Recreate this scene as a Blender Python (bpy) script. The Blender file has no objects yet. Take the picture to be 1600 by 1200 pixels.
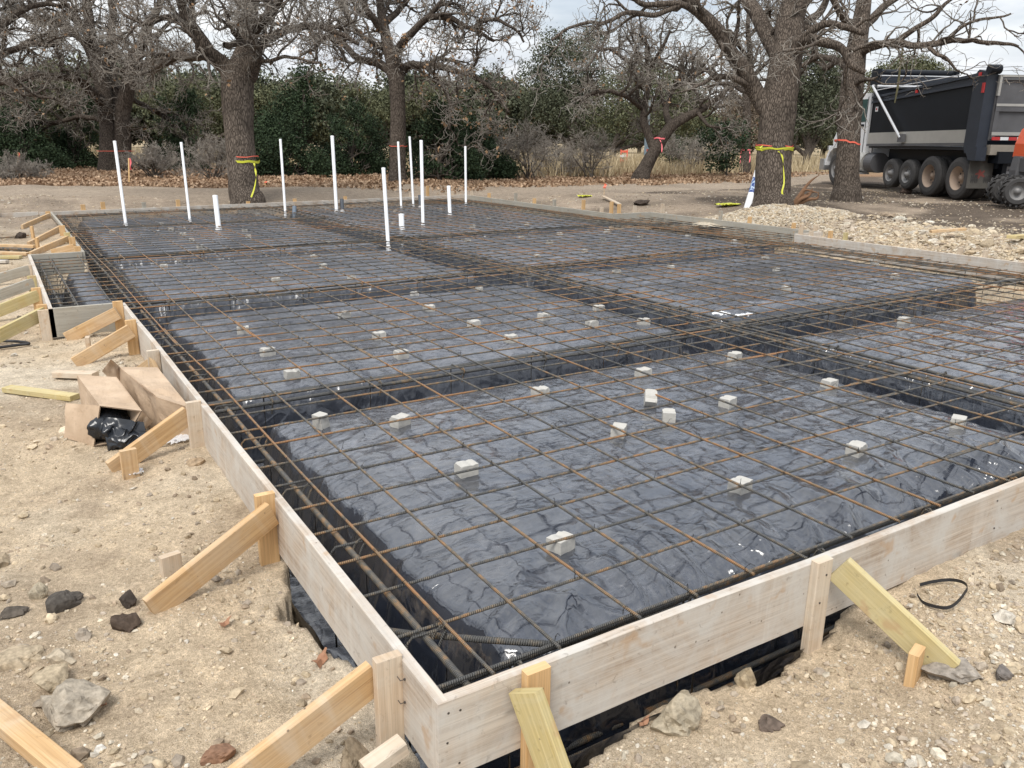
import bpy, math, random
import numpy as np
from mathutils import Matrix, Vector
rng = np.random.default_rng(7)
random.seed(7)
SC = bpy.context.scene
COL = SC.collection

# ------------------------------------------------------------------ camera
CAM = np.array([-0.902, -1.852, 1.6])
RW = np.array([[0.8509, -0.1431, 0.5054], [-0.5252, -0.2489, 0.8137], [0.0093, -0.9579, -0.2870]])
cd = bpy.data.cameras.new('camera'); cam = bpy.data.objects.new('camera', cd); COL.objects.link(cam)
cd.sensor_width = 36; cd.lens = 1285 / 1600 * 36; cd.clip_start = .05; cd.clip_end = 3000
r_, u_, b_ = RW[:, 0], -RW[:, 1], -RW[:, 2]
cam.matrix_world = Matrix([[r_[0], u_[0], b_[0], CAM[0]], [r_[1], u_[1], b_[1], CAM[1]], [r_[2], u_[2], b_[2], CAM[2]], [0, 0, 0, 1]])
SC.camera = cam

def nd(nt, t, ins=None, **kw):
    n = nt.nodes.new(t)
    for k, v in kw.items(): setattr(n, k, v)
    for k, v in (ins or {}).items():
        s = n.inputs[k]
        if hasattr(v, 'is_output') or isinstance(v, bpy.types.NodeSocket): nt.links.new(v, s)
        else: s.default_value = v
    return n
def ramp(nt, fac, stops):
    n = nt.nodes.new('ShaderNodeValToRGB'); nt.links.new(fac, n.inputs[0])
    e = n.color_ramp.elements
    while len(e) < len(stops): e.new(.5)
    for i, (p, c) in enumerate(stops):
        e[i].position = p; e[i].color = (c, c, c, 1) if isinstance(c, (int, float)) else (*c, 1)
    return n.outputs[0]
def mixc(nt, f, a, b, bt='MIX'):
    n = nt.nodes.new('ShaderNodeMix'); n.data_type = 'RGBA'; n.blend_type = bt
    for i, v in ((0, f), (6, a), (7, b)):
        if isinstance(v, bpy.types.NodeSocket): nt.links.new(v, n.inputs[i])
        elif i == 0: n.inputs[0].default_value = v
        else: n.inputs[i].default_value = (*v, 1)
    return n.outputs[2]
def math_(nt, op, a, b=0.0, c=None):
    n = nt.nodes.new('ShaderNodeMath'); n.operation = op
    for i, v in ((0, a), (1, b), (2, c)):
        if v is None: continue
        if isinstance(v, bpy.types.NodeSocket): nt.links.new(v, n.inputs[i])
        else: n.inputs[i].default_value = v
    return n.outputs[0]
def noise(nt, vec, scale, detail=4, rough=.55, dist=0.0):
    return nd(nt, 'ShaderNodeTexNoise', {'Vector': vec, 'Scale': scale, 'Detail': detail, 'Roughness': rough, 'Distortion': dist}).outputs[0]
def mapping(nt, vec, sc=(1, 1, 1), rot=(0, 0, 0)):
    return nd(nt, 'ShaderNodeMapping', {'Vector': vec, 'Scale': sc, 'Rotation': rot}).outputs[0]

# ------------------------------------------------------------------ sky and sun
W = bpy.data.worlds.new('World'); SC.world = W; W.use_nodes = True
nt = W.node_tree; nt.nodes.clear()
SUN_EL, SUN_ROT = math.radians(56), math.radians(232)
sky = nd(nt, 'ShaderNodeTexSky', sky_type='NISHITA'); sky.sun_disc = False
sky.sun_elevation = SUN_EL; sky.sun_rotation = SUN_ROT; sky.air_density = 1.0; sky.dust_density = 1.5
gen = nd(nt, 'ShaderNodeTexCoord').outputs['Generated']
cm = mapping(nt, gen, (1.0, 1.0, 3.2))
n1 = noise(nt, cm, 2.2, 7, .58, .35)
n2 = noise(nt, mapping(nt, gen, (1.5, 1.5, 7)), 3.0, 5, .55, .2)
cov = ramp(nt, n1, [(.30, 0.35), (.56, 1.0)])
ccol = ramp(nt, n2, [(.30, (5.6, 6.1, 6.9)), (.50, (8.2, 8.5, 8.9)), (.68, (10.6, 10.6, 10.6))])
out = mixc(nt, cov, sky.outputs[0], ccol)
upz = nd(nt, 'ShaderNodeSeparateXYZ', {0: gen}).outputs[2]
out = mixc(nt, 1.0, out, ramp(nt, upz, [(0.0, .80), (.12, .86), (.9, 1.3)]), 'MULTIPLY')
bg = nd(nt, 'ShaderNodeBackground', {'Color': out, 'Strength': .1})
nt.links.new(bg.outputs[0], nd(nt, 'ShaderNodeOutputWorld').inputs[0])
sd = bpy.data.lights.new('sun', 'SUN'); sd.energy = 2.3; sd.angle = math.radians(22); sd.color = (1, .96, .9)
so = bpy.data.objects.new('sun', sd); COL.objects.link(so)
sdir = Vector((math.sin(SUN_ROT) * math.cos(SUN_EL), math.cos(SUN_ROT) * math.cos(SUN_EL), math.sin(SUN_EL)))
so.rotation_euler = sdir.to_track_quat('Z', 'Y').to_euler()
SC.view_settings.view_transform = 'Standard'; SC.view_settings.look = 'None'; SC.view_settings.exposure = .42
SC.view_settings.gamma = 1
SC.cycles.max_bounces = 6; SC.cycles.use_denoising = True

# ------------------------------------------------------------------ numeric noise
def _h(ix, iy, seed):
    h = (ix.astype(np.int64) * 374761393 + iy.astype(np.int64) * 668265263 + seed * 974634777) & 0xffffffff
    h = ((h ^ (h >> 13)) * 1274126177) & 0xffffffff
    h = (h ^ (h >> 16)) & 0xffffffff
    return h / 4294967295.0
def vn(x, y, seed=0):
    x = np.asarray(x, float); y = np.asarray(y, float)
    ix = np.floor(x); iy = np.floor(y); fx = x - ix; fy = y - iy
    fx = fx * fx * fx * (fx * (fx * 6 - 15) + 10); fy = fy * fy * fy * (fy * (fy * 6 - 15) + 10)
    a = _h(ix, iy, seed); b = _h(ix + 1, iy, seed); c = _h(ix, iy + 1, seed); d = _h(ix + 1, iy + 1, seed)
    return (a + (b - a) * fx) * (1 - fy) + (c + (d - c) * fx) * fy
def fbm(x, y, scale, octs=4, seed=0, gain=.5):
    s = 0; a = 1; t = 0; x = np.asarray(x, float) / scale; y = np.asarray(y, float) / scale
    for o in range(octs):
        c_, s_ = math.cos(.6 + o), math.sin(.6 + o)
        s = s + a * vn(x * c_ - y * s_ + 17 * o, x * s_ + y * c_ - 11 * o, seed + o); t += a; a *= gain; x = x * 2.03; y = y * 2.03
    return s / t - .5
def sstep(a, b, x):
    t = np.clip((x - a) / (b - a), 0, 1); return t * t * (3 - 2 * t)

# ------------------------------------------------------------------ ray helpers (photo pixel -> place)
def ray(px, py): return RW @ np.array([px - 800., py - 600., 1285.])
def at(px, py, z=0.):
    w = ray(px, py); return CAM + w * ((z - CAM[2]) / w[2])
def dep(px, py, D): return CAM + ray(px, py) * (D / 1285.)

# ------------------------------------------------------------------ slab footprint
POLY = np.array([(0, 0), (0, 7), (-.6, 7), (-.6, 11.25), (.07, 11.25), (.1, 18.4), (10.8, 19.7), (10.82, 12.8), (11.9, 12.8), (11.95, 8.1), (11.2, 8.1), (11.2, 0)])
def poly_sd(x, y):
    x = np.asarray(x, float); y = np.asarray(y, float)
    d = np.full(x.shape, 1e9); ins = np.zeros(x.shape, bool); n = len(POLY)
    for i in range(n):
        a = POLY[i]; b = POLY[(i + 1) % n]; e = b - a
        wx = x - a[0]; wy = y - a[1]; t = np.clip((wx * e[0] + wy * e[1]) / (e @ e), 0, 1)
        d = np.minimum(d, np.hypot(wx - t * e[0], wy - t * e[1]))
        c = ((a[1] > y) != (b[1] > y)) & (x < (b[0] - a[0]) * (y - a[1]) / (b[1] - a[1] + 1e-12) + a[0]); ins ^= c
    return np.where(ins, -d, d)

def base(x, y):
    x = np.asarray(x, float); y = np.asarray(y, float)
    u = np.hypot(x - CAM[0], y - CAM[1])
    z = -.315 + .415 * sstep(8, 22, u)
    d = poly_sd(x, y)
    z = z + (np.minimum(z, -.10) - z) * (1 - sstep(.4, 2.6, d))
    fr = (1 - sstep(1.5, 2.3, x)) * (1 - sstep(.05, .9, np.abs(y + .05))) * sstep(-.4, .2, x)
    z = z - .085 * fr + .035 * sstep(2.0, 2.6, x) * sstep(1.0, .1, np.abs(y)) + .03 * sstep(.6, .1, np.abs(x)) * sstep(1.8, 2.4, y)
    z = z - .05 * np.exp(-((x + .15) ** 2 / .05 + (y - .95) ** 2 / .25))
    # spoil heap and rubble bank beside the right hand forms
    z = z + .13 * np.exp(-((x - 13.2) ** 2 / 1.1 + (y - 7.0) ** 2 / 2.6)) + .17 * np.exp(-((x - 12.6) ** 2 / .6 + (y - 4.6) ** 2 / 3))
    z = z + .035 * fbm(x, y, 1.7, 3, 5) * 2 * sstep(-.2, .8, d)
    z = z + .16 * sstep(1.6, 3.0, -x) * sstep(3.6, 1.0, y) * (fbm(x, y, 1.1, 2, 9) + .35)
    return z
def ground_at(px, py):
    z = -.2
    for _ in range(25):
        p = at(px, py, z); z = .5 * z + .5 * float(base(p[0], p[1]))
    return np.array([p[0], p[1], float(base(p[0], p[1]))])

# ------------------------------------------------------------------ mesh building
WOFF = {}
class Geo:
    def __init__(s): s.V = []; s.F = []; s.U = []; s.C = []; s.n = 0
    def add(s, V, F, UV=None, C=None):
        V = np.asarray(V, float).reshape(-1, 3); F = np.asarray(F)
        s.V.append(V); s.F.append(F + s.n); s.n += len(V)
        s.U.append(np.asarray(UV, float).reshape(-1, 2) if UV is not None else np.zeros((F.size, 2)))
        s.C.append(np.broadcast_to(np.asarray(C if C is not None else (.5, .5, .5), float), (len(V), 3)))
        return s
    def box(s, c, size, R=None, C=None):
        c = np.asarray(c, float); h = np.asarray(size, float) / 2
        V = np.array([[i, j, k] for i in (-1, 1) for j in (-1, 1) for k in (-1, 1)], float) * h
        if R is not None: V = V @ np.asarray(R).T
        F = [[0, 1, 3, 2], [4, 6, 7, 5], [0, 4, 5, 1], [2, 3, 7, 6], [0, 2, 6, 4], [1, 5, 7, 3]]
        return s.add(V + c, F, None, C)
    def build(s, name, mat, parent=None, smooth=False, loc=None):
        V = np.concatenate(s.V)
        me = bpy.data.meshes.new(name)
        me.vertices.add(len(V))
        o = (WOFF[parent.name] if parent is not None else np.zeros(3)) if loc is None else np.asarray(loc, float)
        me.vertices.foreach_set('co', (V - o).astype(np.float32).ravel())
        loops = np.concatenate([f.ravel() for f in s.F]); tot = np.concatenate([np.full(len(f), f.shape[1]) for f in s.F])
        me.loops.add(len(loops)); me.loops.foreach_set('vertex_index', loops.astype(np.int32))
        me.polygons.add(len(tot)); st = np.concatenate([[0], np.cumsum(tot)[:-1]])
        me.polygons.foreach_set('loop_start', st.astype(np.int32)); me.polygons.foreach_set('loop_total', tot.astype(np.int32))
        uv = me.uv_layers.new(name='UVMap'); uv.data.foreach_set('uv', np.concatenate(s.U).astype(np.float32).ravel())
        ca = me.color_attributes.new('Col', 'FLOAT_COLOR', 'POINT')
        C = np.concatenate(s.C); ca.data.foreach_set('color', np.concatenate([C, np.ones((len(C), 1))], 1).astype(np.float32).ravel())
        me.update(calc_edges=True)
        me.polygons.foreach_set('use_smooth', np.full(len(tot), bool(smooth)))
        me.validate()
        me.materials.append(mat)
        ob = bpy.data.objects.new(name, me); COL.objects.link(ob); WOFF[ob.name] = o.copy()
        if parent is not None: ob.parent = parent
        else: ob.location = o
        return ob
def tag(o, label=None, cat=None, group=None, kind=None):
    if label: o['label'] = label
    if cat: o['category'] = cat
    if group: o['group'] = group
    if kind: o['kind'] = kind
    return o
def empty(name, loc=(0, 0, 0), rz=0.):
    o = bpy.data.objects.new(name, None); COL.objects.link(o); o.location = tuple(float(v) for v in loc); o.rotation_euler = (0, 0, rz); o.empty_display_size = .2; WOFF[o.name] = np.array([float(v) for v in loc])
    return o
def copy_tree(o, parent=None):
    c = o.copy(); COL.objects.link(c)
    if parent is not None: c.parent = parent
    for ch in o.children: copy_tree(ch, c)
    return c
def nrm(v): return v / (np.linalg.norm(v, axis=-1, keepdims=True) + 1e-12)
def tubes(P, R, k=6, C=None, caps=False, vary=None):
    """P (N,S,3) centre lines, R (N,S) radii -> V, F, UV, colour per vertex"""
    P = np.asarray(P, float); R = np.asarray(R, float)
    if P.ndim == 2: P = P[None]; R = np.broadcast_to(R, P.shape[:2])
    N, S, _ = P.shape
    T = nrm(np.gradient(P, axis=1))
    m = nrm(T.mean(1)); ax = np.where(np.abs(m[:, 2:3]) < .8, [[0, 0, 1.]], [[1., 0, 0]])
    A = nrm(np.cross(T, ax[:, None, :])); B = np.cross(T, A)
    a = np.arange(k) / k * 2 * math.pi
    rr = R[..., None] * (np.ones(k) if vary is None else vary)
    V = P[:, :, None, :] + rr[..., None] * (np.cos(a)[None, None, :, None] * A[:, :, None, :] + np.sin(a)[None, None, :, None] * B[:, :, None, :])
    i = np.arange(N)[:, None, None] * S * k + np.arange(S - 1)[None, :, None] * k; j = np.arange(k)[None, None, :]; j2 = (j + 1) % k
    F = np.stack([i + j, i + k + j, i + k + j2, i + j2], -1).reshape(-1, 4)
    L = np.concatenate([np.zeros((N, 1)), np.cumsum(np.linalg.norm(np.diff(P, axis=1), axis=2), 1)], 1)
    u0 = np.broadcast_to(L[:, :-1, None], (N, S - 1, k)); u1 = np.broadcast_to(L[:, 1:, None], (N, S - 1, k))
    v0 = np.broadcast_to(np.arange(k) / k, (N, S - 1, k)); v1 = v0 + 1 / k
    UV = np.stack([np.stack([u0, v0], -1), np.stack([u1, v0], -1), np.stack([u1, v1], -1), np.stack([u0, v1], -1)], 3)
    V = V.reshape(-1, 3)
    if C is not None and np.ndim(C) == 2 and np.shape(C) == (N, S):
        C = np.repeat(np.asarray(C).reshape(-1), k)[:, None] * np.ones(3)
    return V, F, UV.reshape(-1, 2), C
def add_tube(g, P, R, k=8, C=None, caps=True):
    P = np.asarray(P, float); n0 = g.n
    R = np.broadcast_to(np.asarray(R, float), (len(P),))
    V, F, UV, c = tubes(P, R[None] if R.ndim == 1 else R, k); g.add(V, F, UV, C)
    if caps:
        for e, o in ((0, 0), (len(P) - 1, 1)):
            ring = V[e * k:(e + 1) * k]; idx = np.arange(k); ct = np.vstack([ring, P[e]])
            f = np.stack([idx, (idx + 1) % k, np.full(k, k)], 1)
            g.add(ct, f if o == 0 else f[:, ::-1], None, C)
    return g
def lumber(g, p0, p1, w, h, wd=None, seg=1, bev=.004, jit=.0, seed=0, C=None):
    """a plank from p0 to p1 (centre line); w = size along wd, h = size along the third axis"""
    p0 = np.asarray(p0, float); p1 = np.asarray(p1, float); t = p1 - p0; L = np.linalg.norm(t); t /= L
    wd = np.array([0, 0, 1.]) if wd is None else np.asarray(wd, float)
    wd = wd - t * (wd @ t); wd /= np.linalg.norm(wd); hd = np.cross(t, wd)
    a, b = w / 2, h / 2; e = bev
    pr = np.array([(-a, -b + e), (-a, b - e), (-a + e, b), (a - e, b), (a, b - e), (a, -b + e), (a - e, -b), (-a + e, -b)])
    per = np.concatenate([[0], np.cumsum(np.linalg.norm(np.diff(np.vstack([pr, pr[:1]]), axis=0), axis=1))])
    s = np.linspace(0, L, seg + 1); off = np.zeros((seg + 1, 2))
    if jit:
        off[:, 0] = jit * 2 * fbm(s, s * 0 + seed * 7.3, 1.5, 2, seed); off[:, 1] = jit * 3 * fbm(s, s * 0 + seed * 3.1, 2.5, 2, seed + 4)
    V = (p0 + s[:, None] * t)[:, None, :] + (pr[None, :, 0] + off[:, None, 0])[..., None] * wd + (pr[None, :, 1] + off[:, None, 1])[..., None] * hd
    if jit:
        q = V.reshape(-1, 3); V = (q + (fbm(q[:, 0] * 9 + q[:, 2] * 5, q[:, 1] * 9 + q[:, 2] * 7, 1, 2, seed)[:, None]) * .004 * wd).reshape(V.shape)
    K = 8; i = np.arange(seg)[:, None] * K; j = np.arange(K)[None, :]; j2 = (j + 1) % K
    F = np.stack([i + j, i + K + j, i + K + j2, i + j2], -1).reshape(-1, 4)
    us = random.random() * 30; vs = random.random() * 9
    u0 = np.broadcast_to(s[:-1, None] + us, (seg, K)); u1 = np.broadcast_to(s[1:, None] + us, (seg, K)); v0 = np.broadcast_to(per[:-1] + vs, (seg, K)); v1 = np.broadcast_to(per[1:] + vs, (seg, K))
    UV = np.stack([np.stack([u0, v0], -1), np.stack([u1, v0], -1), np.stack([u1, v1], -1), np.stack([u0, v1], -1)], 2).reshape(-1, 2)
    g.add(V.reshape(-1, 3), F, UV, C)
    for ring, fl in ((V[0], 0), (V[-1], 1)):
        f = np.arange(8)[None]; f = f if fl == 0 else f[:, ::-1]
        uvp = pr[f[0]] * .25 + vs
        g.add(ring, f, uvp, C)
    return g

# ------------------------------------------------------------------ materials
def material(name, rough=.6, metal=0.0):
    m = bpy.data.materials.new(name); m.use_nodes = True; t = m.node_tree
    p = t.nodes['Principled BSDF']; p.inputs['Roughness'].default_value = rough; p.inputs['Metallic'].default_value = metal
    return m, t, p
def plain(name, c, rough=.5, metal=0., var=.25, scale=8., bump=0.):
    m, t, p = material(name, rough, metal)
    tc = nd(t, 'ShaderNodeTexCoord').outputs['Object']
    n = noise(t, tc, scale, 5, .6)
    t.links.new(mixc(t, n, tuple(v * (1 - var) for v in c), tuple(min(1, v * (1 + var)) for v in c)), p.inputs['Base Color'])
    if bump:
        b = nd(t, 'ShaderNodeBump', {'Height': n, 'Strength': bump, 'Distance': .01}); t.links.new(b.outputs[0], p.inputs['Normal'])
    return m
def attr(t): return nd(t, 'ShaderNodeAttribute', attribute_name='Col').outputs['Color']
def setn(t, p, h, strength, dist=.01):
    b = nd(t, 'ShaderNodeBump', {'Height': h, 'Strength': strength, 'Distance': dist}); t.links.new(b.outputs[0], p.inputs['Normal'])

def ground_mat():
    m, t, p = material('soil', .95)
    tc = nd(t, 'ShaderNodeTexCoord').outputs['Object']
    c = attr(t)
    f1 = noise(t, tc, 9, 6, .65, .3); f2 = noise(t, tc, 55, 5, .65); f3 = noise(t, tc, 220, 3, .6)
    c1 = mixc(t, 1.0, c, ramp(t, f1, [(.3, (.80, .78, .75)), (.52, (1.06, 1.05, 1.04)), (.72, (1.30, 1.28, 1.24))]), 'MULTIPLY')
    c2 = mixc(t, 1.0, c1, ramp(t, f2, [(.3, (.76, .74, .71)), (.55, (1.08, 1.07, 1.06)), (.7, (1.38, 1.35, 1.32))]), 'MULTIPLY')
    c3 = mixc(t, 1.0, c2, ramp(t, f3, [(.36, (.75, .74, .72)), (.62, (1.15, 1.15, 1.14))]), 'MULTIPLY')
    t.links.new(c3, p.inputs['Base Color'])
    h = math_(t, 'ADD', math_(t, 'MULTIPLY', f2, 1.0), math_(t, 'MULTIPLY', f3, .45))
    setn(t, p, h, .8, .02); p.inputs['Specular IOR Level'].default_value = .15
    return m
def wood_mat(name, ca, cb, stain=None, stain_amt=.5, grain=1.0):
    m, t, p = material(name, .75)
    uv = nd(t, 'ShaderNodeUVMap').outputs[0]; ob = nd(t, 'ShaderNodeTexCoord').outputs['Object']
    g1 = noise(t, mapping(t, uv, (1.2, 55 * grain, 1)), 1.0, 4, .6, .6)
    g2 = noise(t, mapping(t, uv, (3, 210, 1)), 1.0, 3, .6)
    big = noise(t, mapping(t, uv, (.9, 7, 1)), 1.0, 4, .6, .4)
    f = math_(t, 'ADD', math_(t, 'MULTIPLY', g1, .62), math_(t, 'MULTIPLY', big, .38))
    c = mixc(t, ramp(t, f, [(.36, 0.0), (.62, 1.0)]), ca, cb)
    c = mixc(t, 1.0, c, ramp(t, g2, [(.3, .82), (.6, 1.06)]), 'MULTIPLY')
    vo = nd(t, 'ShaderNodeTexVoronoi', {'Vector': mapping(t, uv, (2.0, 6.5, 1)), 'Scale': 1.0, 'Randomness': 1.0}).outputs['Distance']
    kn = ramp(t, vo, [(.05, 1.0), (.10, 0.0)])
    c = mixc(t, math_(t, 'MULTIPLY', kn, .6), c, tuple(v * .35 for v in ca))
    if stain:
        s = noise(t, ob, 3.2, 6, .68, .5); s2 = noise(t, ob, 26, 5, .7, .8)
        sf = math_(t, 'MULTIPLY', ramp(t, s, [(.40, 0.0), (.62, 1.0)]), stain_amt)
        c = mixc(t, sf, c, stain)
        c = mixc(t, math_(t, 'MULTIPLY', ramp(t, s2, [(.60, 0.0), (.70, 1.0)]), .45), c, tuple(v * .45 for v in ca))
    if stain:
        vs_ = noise(t, mapping(t, uv, (9, .8, 1)), 1.0, 4, .6, .5)
        c = mixc(t, math_(t, 'MULTIPLY', ramp(t, vs_, [(.55, 0.0), (.68, 1.0)]), .35), c, tuple(min(.7, v * 1.15) for v in stain))
        bn = noise(t, ob, 7.5, 3, .55, .2)
        c = mixc(t, math_(t, 'MULTIPLY', ramp(t, bn, [(.62, 0.0), (.70, 1.0)]), .55), c, (.42, .27, .15))
        sp = nd(t, 'ShaderNodeTexVoronoi', {'Vector': ob, 'Scale': 13.0}).outputs['Distance']
        c = mixc(t, math_(t, 'MULTIPLY', ramp(t, sp, [(.035, 1.0), (.07, 0.0)]), .8), c, (.10, .075, .055))
    t.links.new(c, p.inputs['Base Color'])
    setn(t, p, math_(t, 'ADD', g1, math_(t, 'MULTIPLY', g2, .5)), .5, .0015); p.inputs['Specular IOR Level'].default_value = .25
    return m
M_soil = ground_mat()
M_form = wood_mat('weathered_form_wood', (.34, .265, .20), (.56, .485, .40), (.53, .51, .47), .8)
M_formg = wood_mat('grey_form_wood', (.27, .245, .20), (.42, .385, .32), (.36, .35, .31), .6)
M_stake = wood_mat('fresh_stake_wood', (.50, .30, .13), (.66, .45, .24))
M_stakep = wood_mat('pale_stake_wood', (.44, .32, .21), (.62, .50, .37), (.55, .50, .42), .5)
M_brace = wood_mat('brace_wood', (.42, .25, .11), (.60, .41, .22), (.52, .44, .34), .35)
M_treated = wood_mat('treated_wood', (.40, .31, .12), (.57, .47, .24), (.46, .42, .28), .4)

def plastic_mat():
    m, t, p = material('black_plastic_sheet', .3)
    tc = nd(t, 'ShaderNodeTexCoord').outputs['Object']
    warp = nd(t, 'ShaderNodeTexNoise', {'Vector': tc, 'Scale': 2.2, 'Detail': 3.0, 'Roughness': .5}).outputs['Color']
    def vor(sc, scale, rot, wamt, sm=.35):
        v = nd(t, 'ShaderNodeMix', data_type='RGBA', blend_type='ADD'); v.inputs[0].default_value = wamt
        t.links.new(mapping(t, tc, sc, (0, 0, rot)), v.inputs[6]); t.links.new(warp, v.inputs[7])
        n = nd(t, 'ShaderNodeTexVoronoi', {'Vector': v.outputs[2], 'Scale': scale}, feature='SMOOTH_F1'); n.inputs['Smoothness'].default_value = sm
        return n.outputs['Distance']
    def ridge(sc, scale, rot, dist, det=3):
        n = noise(t, mapping(t, tc, sc, (0, 0, rot)), scale, det, .5, dist)
        a = math_(t, 'ABSOLUTE', math_(t, 'SUBTRACT', n, .5))
        return math_(t, 'SUBTRACT', 1.0, math_(t, 'MINIMUM', math_(t, 'MULTIPLY', a, 14.0), 1.0))
    w1 = ridge((1, 2.6, 1), 1.3, .5, .8, 1.5); w2 = ridge((2.6, 1, 1), 2.0, -.3, .7, 1.5); w3 = ridge((1, 3.4, 1), 4.0, .9, .5, 1)
    v1 = vor((1, 2.0, 1), 2.0, .5, .75, .16); v2 = vor((2.8, 1, 1), 5.8, -.2, .7, .08)
    soft = math_(t, 'ADD', math_(t, 'MULTIPLY', v1, .75), math_(t, 'MULTIPLY', v2, .42))
    fine = noise(t, tc, 30, 3, .6, .8)
    d1 = noise(t, tc, 1.1, 6, .66, .8); d2 = noise(t, mapping(t, tc, (1, 2.2, 1), (0, 0, .7)), 6, 6, .68, 1.6); d3 = noise(t, tc, 60, 3, .6)
    dust_sheen = math_(t, 'MULTIPLY', ramp(t, d1, [(.38, .25), (.64, 1.0)]), ramp(t, d2, [(.40, .0), (.66, 1.0)]))
    nz = nd(t, 'ShaderNodeSeparateXYZ', {0: nd(t, 'ShaderNodeNewGeometry').outputs['True Normal']}).outputs[2]
    dust_sheen = math_(t, 'MULTIPLY', dust_sheen, ramp(t, nz, [(.75, 0.0), (.98, 1.0)]))
    dust_sheen = math_(t, 'MULTIPLY', dust_sheen, ramp(t, d3, [(.35, .6), (.6, 1.0)]))
    c = mixc(t, math_(t, 'MULTIPLY', math_(t, 'MULTIPLY', math_(t, 'ADD', dust_sheen, .14), ramp(t, math_(t, 'MULTIPLY', nd(t, 'ShaderNodeSeparateXYZ', {0: tc}).outputs[1], .1), [(.02, .30), (.30, .72), (.75, 1.0)])), .74), (.010, .014, .024), (.30, .31, .345))  # dust film plus painted sky sheen: bluish tint, paler with distance along y
    t.links.new(c, p.inputs['Base Color'])
    t.links.new(math_(t, 'ADD', math_(t, 'MULTIPLY_ADD', dust_sheen, .34, .15), ramp(t, math_(t, 'MULTIPLY', nd(t, 'ShaderNodeSeparateXYZ', {0: tc}).outputs[1], .1), [(.2, 0.0), (.8, .22)])), p.inputs['Roughness'])
    h = math_(t, 'ADD', math_(t, 'MULTIPLY', w1, .17), math_(t, 'ADD', math_(t, 'MULTIPLY', w2, .12), math_(t, 'MULTIPLY', w3, .075)))
    h = math_(t, 'ADD', h, math_(t, 'ADD', math_(t, 'MULTIPLY', soft, .85), math_(t, 'MULTIPLY', fine, .006)))
    msk = ramp(t, noise(t, tc, .9, 3, .5, .6), [(.36, .22), (.62, 1.15)])
    h = math_(t, 'MULTIPLY', h, msk)
    setn(t, p, h, 1.0, .040)
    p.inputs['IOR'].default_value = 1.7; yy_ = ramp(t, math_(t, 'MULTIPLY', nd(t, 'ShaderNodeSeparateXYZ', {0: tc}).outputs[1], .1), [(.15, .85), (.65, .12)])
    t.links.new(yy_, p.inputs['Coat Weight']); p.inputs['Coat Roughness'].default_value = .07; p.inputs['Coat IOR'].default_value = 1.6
    return m
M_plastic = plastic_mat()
def rebar_mat(name, rust=.5, rib=True):
    m, t, p = material(name, .55, .12)
    ob = nd(t, 'ShaderNodeTexCoord').outputs['Object']; uv = nd(t, 'ShaderNodeUVMap').outputs[0]
    oi = nd(t, 'ShaderNodeObjectInfo').outputs['Random']
    r1 = noise(t, ob, 1.1, 5, .65, .3); r2 = noise(t, ob, 22, 4, .65)
    f = math_(t, 'ADD', math_(t, 'MULTIPLY', r1, .95), math_(t, 'MULTIPLY', math_(t, 'SUBTRACT', r2, .5), .9))
    f = math_(t, 'ADD', f, math_(t, 'MULTIPLY', math_(t, 'SUBTRACT', oi, .5), .22))
    f = math_(t, 'ADD', f, rust - .5)
    c = ramp(t, f, [(.36, (.12, .118, .112)), (.48, (.20, .17, .13)), (.57, (.34, .22, .12)), (.72, (.46, .23, .10))])
    t.links.new(c, p.inputs['Base Color'])
    sx = nd(t, 'ShaderNodeSeparateXYZ', {0: uv}).outputs
    wv = math_(t, 'SINE', math_(t, 'ADD', math_(t, 'MULTIPLY', sx[0], 2 * math.pi / .0085), math_(t, 'MULTIPLY', sx[1], 12.56)))
    setn(t, p, wv, .8, .004)
    c2 = mixc(t, 1.0, c, ramp(t, math_(t, 'MULTIPLY_ADD', wv, .5, .5), [(.35, .62), (.75, 1.12)]), 'MULTIPLY')
    t.links.new(c2, p.inputs['Base Color'])
    return m
M_rebar = rebar_mat('rusted_rebar', .52)
M_rebarbig = rebar_mat('grey_thick_rebar', .40)
M_wire = plain('tie_wire', (.03, .028, .027), .5, .6)

# ------------------------------------------------------------------ ground
def axis(lo, hi, spans):
    """spans: (start, step) ascending"""
    out = [lo]; x = lo
    while x < hi:
        st = [s for a, s in spans if a <= x][-1]; x += st; out.append(x)
    return np.array(out)
gx = axis(-260, 420, [(-261, 22), (-90, 8), (-40, 2.5), (-14, .6), (-8, .15), (-4.6, .05), (-3.1, .02), (4.6, .05), (6, .2), (14, .12), (17, .3), (32, 1.0), (60, 4), (120, 20)])
gy = axis(-60, 520, [(-61, 12), (-12, 1.5), (-4, .2), (-2, .02), (3.2, .035), (7.5, .08), (13, .2), (24, .5), (45, 2), (90, 8), (160, 25)])
X, Y = np.meshgrid(gx, gy, indexing='xy')
sd_ = poly_sd(X, Y)
Z = base(X, Y)
near = sstep(14, 5, np.hypot(X - CAM[0], Y - CAM[1]))
rough_left = sstep(.8, 2.6, -X - .35 * Y + .6) * sstep(4.5, 1.5, Y)
rough_fr = sstep(.35, .95, -Y) * sstep(.7, 1.6, X)
Z += near * (.030 * fbm(X, Y, .35, 3, 21) + .032 * (.6 + 2.2 * rough_left + .9 * rough_fr) * fbm(X, Y, .11, 3, 31) + .022 * (.7 + 1.3 * rough_left + .6 * rough_fr) * fbm(X, Y, .045, 2, 41))
lump = np.clip(fbm(X, Y, .5, 3, 51) + .03, 0, 1)
Z += near * (.05 + .12 * rough_left) * lump * sstep(.25, .8, sd_)
Z += (1 - near) * .05 * fbm(X, Y, .9, 3, 61) * sstep(1, 4, sd_)
edge = -.05 + .03 * fbm(X, Y, .25, 3, 71) * 2
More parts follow.
